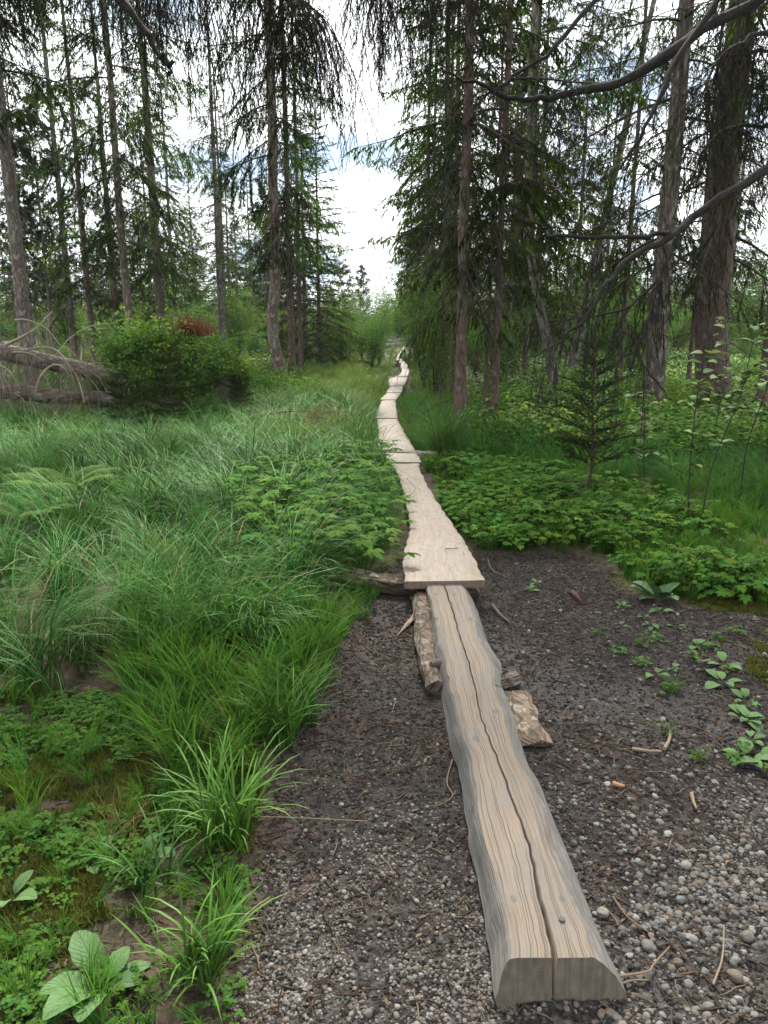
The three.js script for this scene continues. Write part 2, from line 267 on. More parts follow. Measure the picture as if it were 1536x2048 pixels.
// ---------------------------------------------------------------- the log beam that starts the boardwalk
const interp = (tab, y) => { if (y <= tab[0][0]) return tab[0][1]; for (let i = 1; i < tab.length; i++) if (y <= tab[i][0]) return lerp(tab[i - 1][1], tab[i][1], (y - tab[i - 1][0]) / (tab[i][0] - tab[i - 1][0])); return tab[tab.length - 1][1]; };
{
  const H = 0.125;
  const rows = [[1164, 842, 850, 925, 932], [1226, 856, 867, 948, 955], [1284, 864.6, 880, 961, 973], [1310, 865, 886, 977, 990], [1326, 864, 889.5, 988, 1001], [1345, 871, 893, 989, 1003], [1372, 882, 898, 989, 1005], [1431, 892, 914, 1014, 1027], [1472, 897, 926, 1023, 1037], [1495, 904, 934, 1029, 1043], [1530, 916, 945, 1042, 1055], [1567, 925.5, 948, 1064, 1078], [1620, 931, 952, 1086, 1098], [1687, 941.5, 968, 1102, 1123], [1768, 959, 991, 1137, 1158], [1848, 975, 1011, 1172, 1188], [1915, 983, 1016, 1198, 1217]];
  const W3 = (y, x, h) => P(x, y, h);
  const inv = (i, h) => rows.map((r) => { const p = W3(r[0], r[i], h); return [p[2], p[0]]; }).sort((a, b) => a[0] - b[0]);
  const oL = inv(1, 0.018), oR = inv(4, 0.018), tL = inv(2, H), tR = inv(3, H);
  oL.push([P(989, 1985, 0.005)[2], P(989, 1985, 0.005)[0]]); oR.push([P(1238, 1968, 0.005)[2], P(1238, 1968, 0.005)[0]]);
  const ck = [[1167, 888, 2], [1226, 907, 2], [1284, 923, 2], [1325, 938, 2], [1372, 949.5, 2], [1431, 960, 2], [1527, 997.7, 2], [1620, 1032.5, 2.4], [1687, 1058, 4], [1767, 1074, 5.5], [1848, 1094, 7.5], [1915, 1111, 8.5]].map(([y, x, w]) => { const a = P(x - w / 2, y, H), b = P(x + w / 2, y, H); return [a[2], (a[0] + b[0]) / 2, b[0] - a[0]]; });
  const ckX = ck.map((c) => [c[0], c[1]]), ckW = ck.map((c) => [c[0], c[2]]);
  const z0 = P(888, 1163, H)[2], z1 = P(1100, 1915, H)[2], N = 230;
  const us = [0, 0.05, 0.1, 0.14, 0.165, 0.19], prof = [];
  const m = new MB(), ring = [], endPts = [];
  for (let k = 0; k <= N; k++) {
    const t = k / N, zz = lerp(z0, z1, t), a = interp(oL, zz), b = interp(tL, zz) + (vn(zz * 18, 3) - 0.5) * 0.008, c = interp(tR, zz) + (vn(zz * 18, 9) - 0.5) * 0.008, d = interp(oR, zz), cx = interp(ckX, zz) + (vn(zz * 25, 5) - 0.5) * 0.006, cw = interp(ckW, zz) * (0.8 + 0.4 * vn(zz * 40, 1)), dp = Math.min(0.118, 0.006 + cw * 10.5);
    const hL = H + (vn(zz * 6, 14) - 0.5) * 0.006, r1 = vn(zz * 14, 22) - 0.5, r2 = vn(zz * 14, 33) - 0.5, pr = [];
    const S = (x, y, u) => pr.push([x, y, zz, u]);
    S(a + 0.012, -0.03, 0); S(a - 0.004 + r1 * 0.008, 0.015, 0.04); S(a + r1 * 0.01 + 0.003, 0.03, 0.07); S(lerp(a, b, 0.45) + r1 * 0.012, 0.078 + r2 * 0.01, 0.11); S(lerp(a, b, 0.85), hL - 0.014, 0.145);
    S(b + 0.006, hL - 0.002, 0.165);
    for (let q = 1; q <= 4; q++) { const x = lerp(b, cx - cw / 2, q / 4.6); S(x, hL + 0.002 + (vn(x * 60, zz * 5) - 0.5) * 0.003, lerp(0.17, 0.49, q / 4.6)); }
    S(cx - cw / 2 - 0.002, hL + 0.001, 0.49); S(cx - cw / 2, hL - 0.004, 0.495); S(cx - cw * 0.22, hL - dp, 0.499); S(cx + cw * 0.22, hL - dp, 0.501); S(cx + cw / 2, hL - 0.004, 0.505); S(cx + cw / 2 + 0.002, hL + 0.001, 0.51);
    for (let q = 1; q <= 4; q++) { const x = lerp(cx + cw / 2, c, q / 4.6); S(x, hL + 0.002 + (vn(x * 60, zz * 5) - 0.5) * 0.003, lerp(0.51, 0.83, q / 4.6)); }
    S(c - 0.006, hL - 0.002, 0.835); S(lerp(d, c, 0.85), hL - 0.014, 0.855); S(lerp(d, c, 0.45) + r2 * 0.012, 0.078 + r1 * 0.01, 0.89); S(d + r2 * 0.01 - 0.003, 0.03, 0.93); S(d + 0.004, 0.015, 0.96); S(d - 0.012, -0.03, 1);
    ring.push(pr.map((p) => m.v([p[0], p[1], k === N ? p[2] + (0.13 - p[1]) * 0.1 + 0.001 : p[2]], [0, 1, 0], [1, 1, 1], p[3], t)));
    if (k === N) endPts.push(...pr);
    prof.length = pr.length;
  }
  for (let k = 0; k < N; k++) for (let s = 0; s + 1 < prof.length; s++) { const a = ring[k][s], b = ring[k][s + 1], c = ring[k + 1][s], d = ring[k + 1][s + 1]; m.t(a, c, b); m.t(b, c, d); }
  const L = z1 - z0, knots = [[0.33, 0.64, 0.035], [0.7, 0.565, 0.03], [0.28, 0.93, 0.02], [0.71, 0.93, 0.02], [0.74, 0.215, 0.035], [0.3, 0.08, 0.03], [0.62, 0.08, 0.03], [0.2, 0.21, 0.03]];
  const grain = new Float32Array(1024 * 2048);
  const map = tex(1024, 2048, (u, v, i, j) => {
    const x = u * 0.42, y = v * L; let wx = x + (fbm(u * 2, v * 4, 0, 2) - 0.5) * 0.02, kn = 0, kd = 0;
    for (const [ku, kv, kr] of knots) { const dx = (u - ku) * 0.42, dy = (v - kv) * L * 0.75, q = Math.hypot(dx, dy); wx += dx * Math.exp(-(q * q) / (kr * kr * 2)) * -0.3; kn = Math.max(kn, smooth(kr * 0.62, kr * 0.4, q)); kd = Math.max(kd, Math.exp(-(q * q) / (kr * kr))); }
    const ringN = fbm(wx * 150, y * 1.5, 0, 3), fine = fbm(wx * 620, y * 7, 0, 2), sp = vn(x * 800, y * 800);
    const X = wx * 95, cl = Math.floor(X), yy = y * 1.3 + hash(cl, 2, 5) * 10, sg = Math.floor(yy), fy = yy - sg, cr = (hash(cl, sg, 3) < 0.42 ? 1 : 0) * smooth(0, 0.2, fy) * smooth(1, 0.75, fy) * smooth(0.13, 0.05, Math.abs(X - cl - 0.3 - hash(cl, 7, 1) * 0.4 - (vn(y * 7, cl * 3.3) - 0.5) * 0.3));
    let c = mix3([0.165, 0.128, 0.096], [0.275, 0.22, 0.168], clamp((fine - 0.5) * 1.2 + (ringN - 0.5) * 0.4 + 0.5));
    const blot = fbm(u * 5 + 3, v * 22, 0, 4); c = mix3(c, [0.2, 0.175, 0.15], smooth(0.42, 0.65, blot) * 0.7);
    c = mix3(c, [0.07, 0.055, 0.044], cr * 0.8); c = mix3(c, [0.2, 0.165, 0.13], kd * 0.45); c = mix3(c, [0.13, 0.115, 0.1], kn * 0.8);
    const eL = 0.165 + (fbm(3, v * 26, 0, 3) - 0.5) * 0.014, eR = 0.835 + (fbm(8, v * 26, 0, 3) - 0.5) * 0.014, sd = Math.max(smooth(eL + 0.012, eL - 0.012, u), smooth(eR - 0.012, eR + 0.012, u));
    const bk = fbm(u * 40, v * 60, 0, 4), fl = fbm(u * 110, v * 30 + 12, 0, 3);
    let g = mix3([0.085, 0.077, 0.068], [0.2, 0.186, 0.166], fine * 0.55 + bk * 0.45);
    g = mix3(g, [0.31, 0.285, 0.245], smooth(0.56, 0.66, fl) * 0.35); g = mix3(g, [0.075, 0.07, 0.066], smooth(0.58, 0.7, bk) * 0.4);
    c = mix3(c, g, sd);
    if (sp > 0.96 && vn(x * 60, y * 60) > 0.62) c = [0.09, 0.07, 0.055];
    grain[j * 1024 + i] = 0.55 + (fine - 0.5) * 0.5 + (ringN - 0.5) * 0.3 - cr * 0.55 - (sd ? (bk - 0.5) * 0.4 * sd : 0);
    return c;
  }, true, false);
  const bump = tex(1024, 2048, (u, v, i, j) => grain[j * 1024 + i], false, false);
  const wood = new THREE.MeshStandardMaterial({ map, bumpMap: bump, bumpScale: 0.0035, roughness: 0.85 }); wood.name = 'weathered_log_wood';
  const t = thing('log_beam', 'long hewn log beam with grey waney sides and a lengthwise crack lying on mud', 'log beam');
  let g = m.geo(); g.computeVertexNormals(); g = toCreasedNormals(g, 0.7); part('beam', g, wood, t);
  // near sawn end, bevelled back a little
  const e = new MB(), top = endPts.map((p) => [p[0], p[1], p[2]]), n = nrm([0, 0.12, 1]);
  const cxE = interp(ckX, z1);
  for (const [lo, hi] of [[0, 12], [13, top.length - 1]]) {
    const seq = top.slice(lo, hi + 1), ids = seq.map((p) => [e.v([p[0], p[1], p[2] + (0.13 - p[1]) * 0.1 + 0.001], n, [1, 1, 1], p[0] - cxE, p[1]), e.v([p[0] * 0.999 + cxE * 0.001, -0.03, p[2] + 0.017], n, [1, 1, 1], p[0] - cxE, -0.03)]);
    for (let k = 0; k + 1 < ids.length; k++) { e.t(ids[k][0], ids[k][1], ids[k + 1][0]); e.t(ids[k + 1][0], ids[k][1], ids[k + 1][1]); }
  }
  const emap = tex(512, 256, (u, v) => { const x = (u - 0.5) * 0.4, y = v * 0.2 - 0.05, r = Math.hypot(x * 0.9, y + 0.05) + (fbm(u * 5, v * 5, 0, 3) - 0.5) * 0.012, a = 0.5 + 0.5 * Math.sin(r * 900 + 5 * fbm(u * 6, v * 3, 0, 3)), b = fbm(u * 9, v * 5, 0, 4), c0 = fbm(u * 40, v * 6, 0, 3); let c = mix3([0.075, 0.062, 0.048], [0.2, 0.168, 0.128], a * 0.16 + c0 * 0.84); c = mix3(c, [0.075, 0.068, 0.058], smooth(0.45, 0.75, b) * 0.4); return mix3(c, [0.08, 0.07, 0.06], smooth(0.06, 0.02, Math.abs(fbm(u * 16, 2, 0, 2) - 0.5)) * 0.5); }, true);
  emap.repeat.set(1 / 0.4, 1 / 0.2); emap.offset.set(0.5, 0.25);
  part('sawn_end', e.geo(), Object.assign(new THREE.MeshStandardMaterial({ map: emap, roughness: 0.85, bumpMap: bump, bumpScale: 0.002 }), { name: 'sawn_wood' }), t);
  // nail head and a branch stub on the left flank
  const nb = new MB(), np = P(1124, 1842, H); tube(nb, [[np[0], H - 0.004, np[2]], [np[0], H + 0.007, np[2]]], [0.0085, 0.0075], 10, [0.09, 0.08, 0.07], { cap: 1 }); nb.mesh('bolt_head', plain('dull_metal', 0.8), t);
  const kb = new MB(), kp = P(869, 1326, 0.085); tube(kb, [[kp[0] + 0.04, 0.07, kp[2] - 0.01], [kp[0] - 0.004, 0.085, kp[2] + 0.012], [kp[0] - 0.015, 0.086, kp[2] + 0.02]], [0.032, 0.024, 0.014], 9, [0.12, 0.1, 0.085], { wob: 0.2, cap: 1, freq: 30 }); kb.mesh('branch_stub', M.wood, t);
}

// ---------------------------------------------------------------- boardwalk planks
const plankBump = [];
const woodTex = (z, warm) => {
  const h = new Float32Array(512 * 1024);
  const map = tex(512, 1024, (u, v, i, j) => {
    const wx = u * 0.6 + (fbm(u * 2 + z, v * 3, 0, 2) - 0.5) * 0.03, a = fbm(wx * 60, v * 5 + z, 0, 3), f = fbm(wx * 260, v * 18 + z, 0, 2), b = fbm(u * 5 + z, v * 9, 0, 4), k = fbm(u * 30 + z, v * 50, 0, 2);
    const cr = smooth(0.016, 0.005, Math.abs(vn(wx * 26 + z, v * 1.3) - 0.5)) * smooth(0.5, 0.62, b);
    let c = mix3([0.24, 0.188, 0.14], [0.335, 0.27, 0.21], clamp((f - 0.5) * 1.5 + (a - 0.5) * 0.8 + 0.5)); c = mix3(c, [0.29, 0.255, 0.22], smooth(0.45, 0.65, b) * warm); c = mix3(c, [0.2, 0.15, 0.11], smooth(0.6, 0.75, k) * 0.5); c = mix3(c, [0.12, 0.095, 0.075], cr * 0.7);
    h[j * 512 + i] = 0.6 + (f - 0.5) * 0.5 - cr * 0.5; return c;
  });
  const bump = tex(512, 1024, (u, v, i, j) => h[j * 512 + i], false);
  return Object.assign(new THREE.MeshStandardMaterial({ map, bumpMap: bump, bumpScale: 0.002, roughness: 0.66, vertexColors: true }), { name: 'plank_wood' });
};
const plankMats = [woodTex(4, 0.35), woodTex(31, 0.6), woodTex(57, 0.8)];
// left and right edges from near to far, in photo pixels, on the plank's top plane
const PLANKS = [
  [[[809, 1163], [808, 1100], [818, 1070], [815, 1020], [798, 955], [783, 927]], [[969, 1160], [940, 1100], [903, 1045], [870, 995], [843, 945], [838, 927]], 0.15, 'broad sawn plank with a square end laid just past the log beam'],
  [[[778, 924], [759, 902], [757.5, 860], [753.6, 838]], [[845, 924], [826.5, 894], [808, 863], [794, 837]], 0.158, 'waney plank second along the boardwalk from the log beam'],
  [[[751, 836], [756, 821], [763, 801]], [[795, 836], [793, 821], [791, 800]], 0.15, 'short pale plank third along the boardwalk from the log beam'],
  [[[759, 799], [773, 786]], [[793, 799], [801, 785.5]], 0.157, 'pale plank fourth along the boardwalk from the log beam'],
  [[[772, 785], [780, 773]], [[803, 784.5], [807, 771]], 0.15, 'bleached plank fifth along the boardwalk from the log beam'],
  [[[779, 772], [780, 757], [791, 754]], [[809, 770], [814, 758], [815, 753]], 0.157, 'bleached plank sixth along the boardwalk from the log beam'],
  [[[792, 753.5], [803, 744], [803, 738]], [[815, 752], [818, 743], [817, 738]], 0.15, 'bleached plank seventh along the boardwalk from the log beam'],
  [[[802, 737.5], [801, 729], [796, 721]], [[817, 737], [814, 729], [809, 722]], 0.157, 'narrow bleached plank eighth along the boardwalk where it bends back'],
  [[[789, 720.5], [792, 715]], [[806, 721], [799, 715]], 0.15, 'far bleached plank ninth along the boardwalk at its bend'],
  [[[793, 714.6], [797, 708]], [[799.5, 714.6], [801, 708]], 0.157, 'far bleached plank tenth along the boardwalk'],
  [[[797, 707.7], [801, 701]], [[802, 707.7], [805, 701]], 0.15, 'far bleached plank eleventh along the boardwalk'],
  [[[803, 700.7], [807, 694]], [[809, 700.7], [813, 694]], 0.157, 'last plank of the boardwalk seen before the far shrubs'],
];
PLANKS.forEach(([Lp, Rp, h, label], k) => {
  const wl = Lp.map(([x, y]) => P(x, y, h)), wr = Rp.map(([x, y]) => P(x, y, h));
  const c = [(wl[0][0] + wr[0][0]) / 2, 0, (wl[0][2] + wr[0][2]) / 2], n = k < 3 ? 60 : 16, nc = 7, th = 0.045;
  const poly = (w) => { const c3 = new THREE.CatmullRomCurve3(w.map((p) => new THREE.Vector3(...p)), false, 'centripetal'); return (t) => { const v = w.length > 2 ? c3.getPointAt(t) : new THREE.Vector3(...w[0]).lerp(new THREE.Vector3(...w[1]), t); return [v.x, v.y, v.z]; }; };
  const fl = poly(wl), fr = poly(wr), m = new MB(), rows = [];
  for (let j = 0; j <= n; j++) {
    const t = j / n, a = fl(t), b = fr(t), row = [], w = len(sub(b, a)), rough = (q) => (vn(a[2] * 14 + q * 9, k + q * 5) - 0.5) * 0.018;
    const pts = [];
    const ax = a[0] - c[0] + rough(1), bx = b[0] - c[0] + rough(2), az = a[2] - c[2], bz = b[2] - c[2];
    const at = (s, y) => [lerp(ax, bx, s), y, lerp(az, bz, s)];
    const e = 0.008 / w;
    pts.push([at(e, h - th), 0]); pts.push([at(0, h - th * 0.6), 0]); pts.push([at(0, h - 0.006), 0]);
    for (let s = 0; s <= nc; s++) pts.push([at(e + (1 - 2 * e) * s / nc, h + (vn(s * 0.5 + k * 7, a[2] * 1.5) - 0.5) * 0.006), 0]);
    pts.push([at(1, h - 0.006), 0]); pts.push([at(1, h - th * 0.6), 0]); pts.push([at(1 - e, h - th), 0]);
    let arc = 0; pts.forEach((p, i) => { if (i) arc += len(sub(p[0], pts[i - 1][0])); row.push(m.v(p[0], [0, 1, 0], [1, 1, 1], (arc) / 0.6, (a[2] + b[2]) / -2 / 2.4 + k * 0.37)); });
    rows.push(row);
  }
  const q = rows[0].length;
  for (let j = 0; j < n; j++) for (let s = 0; s < q; s++) { const s2 = (s + 1) % q, a = rows[j][s], b = rows[j][s2], cc = rows[j + 1][s], d = rows[j + 1][s2]; m.t(a, b, cc); m.t(b, d, cc); }
  for (const [row, sg] of [[rows[0], 1], [rows[n], -1]]) { const id = row.map((i) => m.v([m.p[i * 3], m.p[i * 3 + 1], m.p[i * 3 + 2]], [0, 0, sg], [0.55, 0.52, 0.5], m.p[i * 3] / 0.6, m.p[i * 3 + 1] / 0.6)); for (let s = 1; s + 1 < q; s++) sg > 0 ? m.t(id[0], id[s + 1], id[s]) : m.t(id[0], id[s], id[s + 1]); }
  let g = m.geo(); g.computeVertexNormals(); g = toCreasedNormals(g, 0.8);
  const o = new THREE.Mesh(g, plankMats[k % 3]); o.name = numbered('boardwalk_plank'); o.castShadow = o.receiveShadow = true; o.position.set(...c); scene.add(o); tag(o, label, 'plank', 'planks of the boardwalk');
});
// rough wooden pieces: a slab with ragged ends
function slab(name, label, pts, wid, th, col, seed, mat = M.barkGrey, wob = 0.25) {
  const mid = pts[Math.floor(pts.length / 2)], t = new MB(), R = rng(seed);
  const cv = curve(pts.map((p) => sub(p, [mid[0], 0, mid[2]])), 14), rows = [], ns = 10;
  let v0 = 0;
  cv.forEach((p, k) => {
    const d = nrm(sub(cv[Math.min(k + 1, 14)], cv[Math.max(k - 1, 0)])), s = side(d), f = k / 14, w = wid(f) / 2, row = []; if (k) v0 += len(sub(p, cv[k - 1]));
    for (let q = 0; q < ns; q++) { const a = q / ns * 6.2832, ca = Math.cos(a), sa = Math.sin(a), e = 1 + (vn(ca * 2 + seed, sa * 2, k * 0.6 + 0.1) - 0.5) * wob * 2; const sq = (x) => Math.sign(x) * Math.pow(Math.abs(x), 0.6); const c = 0.75 + 0.5 * vn(q * 1.3, k * 0.8, seed + 0.5); row.push(t.v(add(add(add(p, s, sq(ca) * w * e), [0, 1, 0], sq(sa) * th / 2 * e), d, (k === 0 ? -1 : k === 14 ? 1 : 0) * R() * 0.04), [0, 1, 0], [col[0] * c, col[1] * c, col[2] * c], q / ns, v0 * 2)); }
    rows.push(row);
  });
  for (let k = 0; k < 14; k++) for (let q = 0; q < ns; q++) { const a = rows[k][q], b = rows[k][(q + 1) % ns], c = rows[k + 1][q], d = rows[k + 1][(q + 1) % ns]; t.t(a, c, b); t.t(b, c, d); }
  for (const [r, sg] of [[rows[0], 1], [rows[14], -1]]) for (let q = 1; q + 1 < ns; q++) sg > 0 ? t.t(r[0], r[q], r[q + 1]) : t.t(r[0], r[q + 1], r[q]);
  let g = t.geo(); g.computeVertexNormals(); g = toCreasedNormals(g, 0.6);
  const o = new THREE.Mesh(g, mat); o.name = numbered(name); o.castShadow = o.receiveShadow = true; o.position.set(mid[0], 0, mid[2]); scene.add(o); return tag(o, label, 'wood');
}
const on = (x, y, h) => { const p = P(x, y, 0); return [p[0], gh(p[0], p[2]) + h, p[2]]; };
slab('sleeper_beam', 'rotten timber sleeper across the path under the first plank', [on(700, 1181, 0.05), on(780, 1184, 0.052), on(860, 1188, 0.05), on(948, 1192, 0.045)], (f) => 0.17, 0.1, [1.05, 0.92, 0.78], 5);
slab('sleeper_beam', 'dark sleeper end poking out under the joint of first and second planks', [on(770, 931, 0.07), on(830, 932, 0.07), on(868, 934, 0.07)], (f) => 0.15, 0.09, [0.5, 0.47, 0.45], 6, plankMats[2]);
slab('bark_slab', 'long split bark slab leaning along the left flank of the log beam', [on(843, 1215, 0.05), on(849, 1280, 0.05), on(858, 1340, 0.045), on(868, 1390, 0.035)], (f) => 0.1 - f * 0.02, 0.07, [1.0, 0.9, 0.78], 7);
slab('rotten_board', 'pale crumbling board end beside the right flank of the log beam', [on(1030, 1402, 0.02), on(1046, 1436, 0.025), on(1066, 1484, 0.02)], (f) => 0.1 + f * 0.03, 0.045, [1.35, 1.2, 1.0], 8, M.barkGrey, 0.4);
slab('wood_block', 'small grey wood block wedged under the right flank of the log beam', [on(1003, 1382, 0.03), on(1012, 1380, 0.03), on(1022, 1378, 0.03)], (f) => 0.08, 0.06, [0.9, 0.85, 0.8], 9);
slab('wood_splinter', 'orange brown wood splinter on mud below the sleeper', [on(833, 1236, 0.012), on(815, 1252, 0.012), on(799, 1266, 0.008)], (f) => 0.035 * (1.2 - f), 0.016, [0.8, 0.68, 0.55], 10, plankMats[0]);
slab('wood_splinter', 'thin bright splinter pointing at the log beam under the sleeper', [on(826, 1204, 0.015), on(834, 1208, 0.015), on(846, 1213, 0.015)], (f) => 0.02, 0.012, [0.9, 0.76, 0.6], 12, plankMats[0]);
slab('fallen_cone', 'brown fallen spruce cone lying on the mud', [on(1141, 1190, 0.018), on(1149, 1195, 0.02), on(1160, 1204, 0.018)], (f) => 0.036 * Math.sin(Math.PI * (0.15 + f * 0.75)), 0.03, [1.1, 0.75, 0.6], 13, M.barkRed).userData.category = 'cone';
//--PART3
// ---------------------------------------------------------------- conifers
// one live branch: stem, side twigs and sprigs; hang pulls the twigs down
function liveBranch(wood, green, o, dir, L, R, c, q) {
  const n = 6, pts = [o]; let d = nrm(dir), p = o; const curl = q.curl ?? 0.12;
  for (let k = 1; k <= n; k++) { d = nrm(add(d, [0, 1, 0], (k < n * 0.55 ? -q.sag : curl) / n * 2 + (R() - 0.5) * 0.08)); d = nrm(rotY(d, (R() - 0.5) * 0.14)); p = add(p, d, L / n); pts.push(p); }
  const r0 = (q.r0 ?? 0.006) + L * 0.006; tube(wood, pts, pts.map((_, k) => lerp(r0, 0.0025, k / n)), 4, q.woodCol);
  const stn = Math.max(4, Math.round(L / q.step));
  for (let s = 0; s < stn; s++) {
    const t = (s + 0.3 + R() * 0.6) / stn; if (t < q.bare) continue;
    const f = t * n, k = Math.min(n - 1, Math.floor(f)), a = add(pts[k], sub(pts[k + 1], pts[k]), f - k), fd = nrm(sub(pts[k + 1], pts[k]));
    for (const sg of [-1, 1]) {
      if (R() > q.fol) continue;
      const sl = L * (0.42 * (1 - t) + 0.1) * (0.6 + R() * 0.7) * q.spread;
      let d2 = nrm(add(rotY(fd, sg * (0.75 + R() * 0.4)), [0, 1, 0], -q.hang * (0.5 + R()))), p2 = a; const ms = Math.max(2, Math.round(sl / 0.14)), ls = sl / ms;
      const dead = R() < (q.dead ?? 0), poly = [a];
      for (let m = 0; m < ms; m++) {
        const e = add(p2, d2, ls); poly.push(e);
        if (!dead) {
          const k2 = 0.7 + R() * 0.6, tip = m === ms - 1 ? 1 : 0, cc = tip && R() < 0.6 ? [c[0] * 1.5 * k2, c[1] * 1.45 * k2, c[2] * 1.1 * k2] : [c[0] * k2, c[1] * k2, c[2] * k2];
          const roll = nrm(add(side(d2), [0, 1, 0], (R() - 0.5) * 1.6)); sprig(green, p2, d2, q.w * 1.15, ls * 1.35, cc, roll);
          const nt = Math.max(1, Math.round(ls / q.tstep));
          for (let x = 0; x < nt; x++) for (const s2 of [-1, 1]) {
            if (R() > 0.85) continue;
            const b = add(p2, d2, ls * (x + R()) / nt), d3 = nrm(add(rotY(d2, s2 * (0.6 + R() * 0.5)), [0, 1, 0], (R() - 0.5) * 0.5 - q.hang * 0.6));
            const k3 = 0.75 + R() * 0.5; sprig(green, b, d3, q.w * (0.8 + R() * 0.5), q.tl * (0.5 + R() * 0.8), [cc[0] * k3, cc[1] * k3, cc[2] * k3], nrm(add(side(d3), [0, 1, 0], (R() - 0.5) * 1.8)));
          }
        }
        p2 = e; d2 = nrm(add(d2, [0, -1, 0], q.hang * 0.35 + (R() - 0.5) * 0.2));
      }
      if (dead || ls > 0.1) tube(wood, poly, poly.map((_, i) => lerp(0.004, 0.0015, i / ms)), 3, q.woodCol);
    }
  }
}
// a bare dead branch with twigs
function deadBranch(wood, o, dir, L, R, c, r0 = 0.012, depth = 2, droop = 0.25) {
  const n = 5, pts = [o]; let d = nrm(dir), p = o;
  for (let k = 0; k < n; k++) { d = nrm(add(rotY(d, (R() - 0.5) * 0.5), [0, -1, 0], droop * (R() * 0.9 + 0.1) / n * 2)); p = add(p, d, L / n); pts.push(p); }
  tube(wood, pts, pts.map((_, k) => lerp(r0, r0 * 0.25, k / n)), r0 > 0.02 ? 6 : 3, c);
  if (depth > 0) for (let k = 1; k <= n; k++) { const m = depth > 1 ? 2 : 1; for (let x = 0; x < m; x++) if (R() < 0.8) deadBranch(wood, pts[k], add(rotY(nrm(sub(pts[k], pts[k - 1])), (R() < 0.5 ? -1 : 1) * (0.5 + R() * 0.7)), [0, 1, 0], (R() - 0.7) * 0.9), L * (0.25 + R() * 0.3), R, c, r0 * 0.45, depth - 1, droop * 1.6); }
}
const DEADC = [0.065, 0.05, 0.038], BARKC = [0.045, 0.033, 0.025];
// crown and dead lower branches of a spruce of height H on a straight axis
function spruceCrown(seed, o) {
  const R = rng(seed), wood = new MB(), green = new MB(), dead = new MB(), { H, base, n, lmax } = o;
  let az = R() * 6;
  for (let k = 0; k < n; k++) {
    const t = Math.pow((k + R()) / n, o.pow ?? 1), y = lerp(base, H * 0.985, t); az += 2.399 + (R() - 0.5) * 0.8;
    const shape = o.shape ? o.shape(t) : Math.pow(1 - t, 0.75) * (0.75 + 0.25 * smooth(0, 0.15, t)), L = lmax * shape * (0.55 + R() * 0.6) + 0.12;
    const el = lerp(o.e0 ?? -0.25, 0.65, t) + (R() - 0.5) * 0.3, h = [Math.sin(az), 0, Math.cos(az)], g = 0.8 + R() * 0.4, w = R();
    liveBranch(wood, green, [0, y, 0], [h[0], Math.tan(el), h[2]], L, R, [o.c[0] * g * (0.9 + w * 0.3), o.c[1] * g, o.c[2] * g * (1.1 - w * 0.3)], { sag: 0.28, step: 0.16, bare: 0.12, fol: o.fol ?? 0.85, spread: 1, hang: 0.35, w: 0.026, tl: 0.13, tstep: 0.06, woodCol: BARKC, dead: 0.08, ...o.q });
  }
  for (let k = 0; k < o.nd; k++) { const y = lerp(o.d0, o.d1, Math.pow(R(), 0.8)); az += 2.4 + R(); deadBranch(dead, [0, y, 0], [Math.sin(az), -0.1 - R() * 0.35, Math.cos(az)], (o.dl ?? 1.1) * (0.35 + R() * 0.9), R, [DEADC[0] * (0.7 + R() * 0.6), DEADC[1] * (0.7 + R() * 0.6), DEADC[2] * (0.7 + R() * 0.6)], 0.009, 2); }
  return { wood: wood.geo(), green: green.geo(), dead: dead.geo(), tris: wood.tris + green.tris + dead.tris };
}
const GR = [0.12, 0.25, 0.045], GR2 = [0.145, 0.28, 0.042], GRY = [0.185, 0.29, 0.04];   // reflected and passed light together
const Q1 = { w: 0.024, tl: 0.145, tstep: 0.052, step: 0.14, spread: 1.2 }, Q2 = { w: 0.05, tl: 0.24, tstep: 0.09, step: 0.2 };
const V = {
  tallA: spruceCrown(11, { H: 17, base: 3.2, n: 56, lmax: 2.4, nd: 36, d0: 0.7, d1: 6, c: GR, pow: 1.1, q: Q1 }),
  tallB: spruceCrown(12, { H: 17, base: 2.2, n: 64, lmax: 2.2, nd: 30, d0: 0.5, d1: 5, c: GR2, fol: 0.8, q: Q1 }),
  tallC: spruceCrown(13, { H: 17, base: 4.2, n: 56, lmax: 2.2, nd: 40, d0: 0.8, d1: 7, c: GR, fol: 0.75, e0: 0, q: Q1 }),
  slim: spruceCrown(14, { H: 12, base: 2.2, n: 56, lmax: 1.5, nd: 24, d0: 0.5, d1: 4, c: GR2, fol: 0.9, e0: -0.1, q: Q1 }),
  hang: spruceCrown(15, { H: 17, base: 2.0, n: 52, lmax: 2.3, nd: 70, d0: 0.6, d1: 8, c: GR, dl: 1.6, pow: 1.3, q: { hang: 0.6, sag: 0.4, w: 0.012, tl: 0.085, tstep: 0.036, step: 0.17, dead: 0.22 } }),
  young: spruceCrown(16, { H: 6, base: 0.3, n: 90, lmax: 1.45, nd: 6, d0: 0.2, d1: 1.4, c: GR2, e0: -0.05, q: { hang: 0.15, w: 0.03, tl: 0.15 } }),
  youngB: spruceCrown(17, { H: 6, base: 0.5, n: 74, lmax: 1.2, nd: 10, d0: 0.2, d1: 2, c: GRY, e0: 0.1, fol: 0.85, q: { hang: 0.1, w: 0.03, tl: 0.15 } }),
  farA: spruceCrown(18, { H: 17, base: 2.5, n: 84, lmax: 2.2, nd: 20, d0: 0.6, d1: 6, c: GR, q: Q2 }),
  farB: spruceCrown(19, { H: 17, base: 1.6, n: 90, lmax: 1.9, nd: 16, d0: 0.6, d1: 5, c: GR2, q: Q2 }),
};
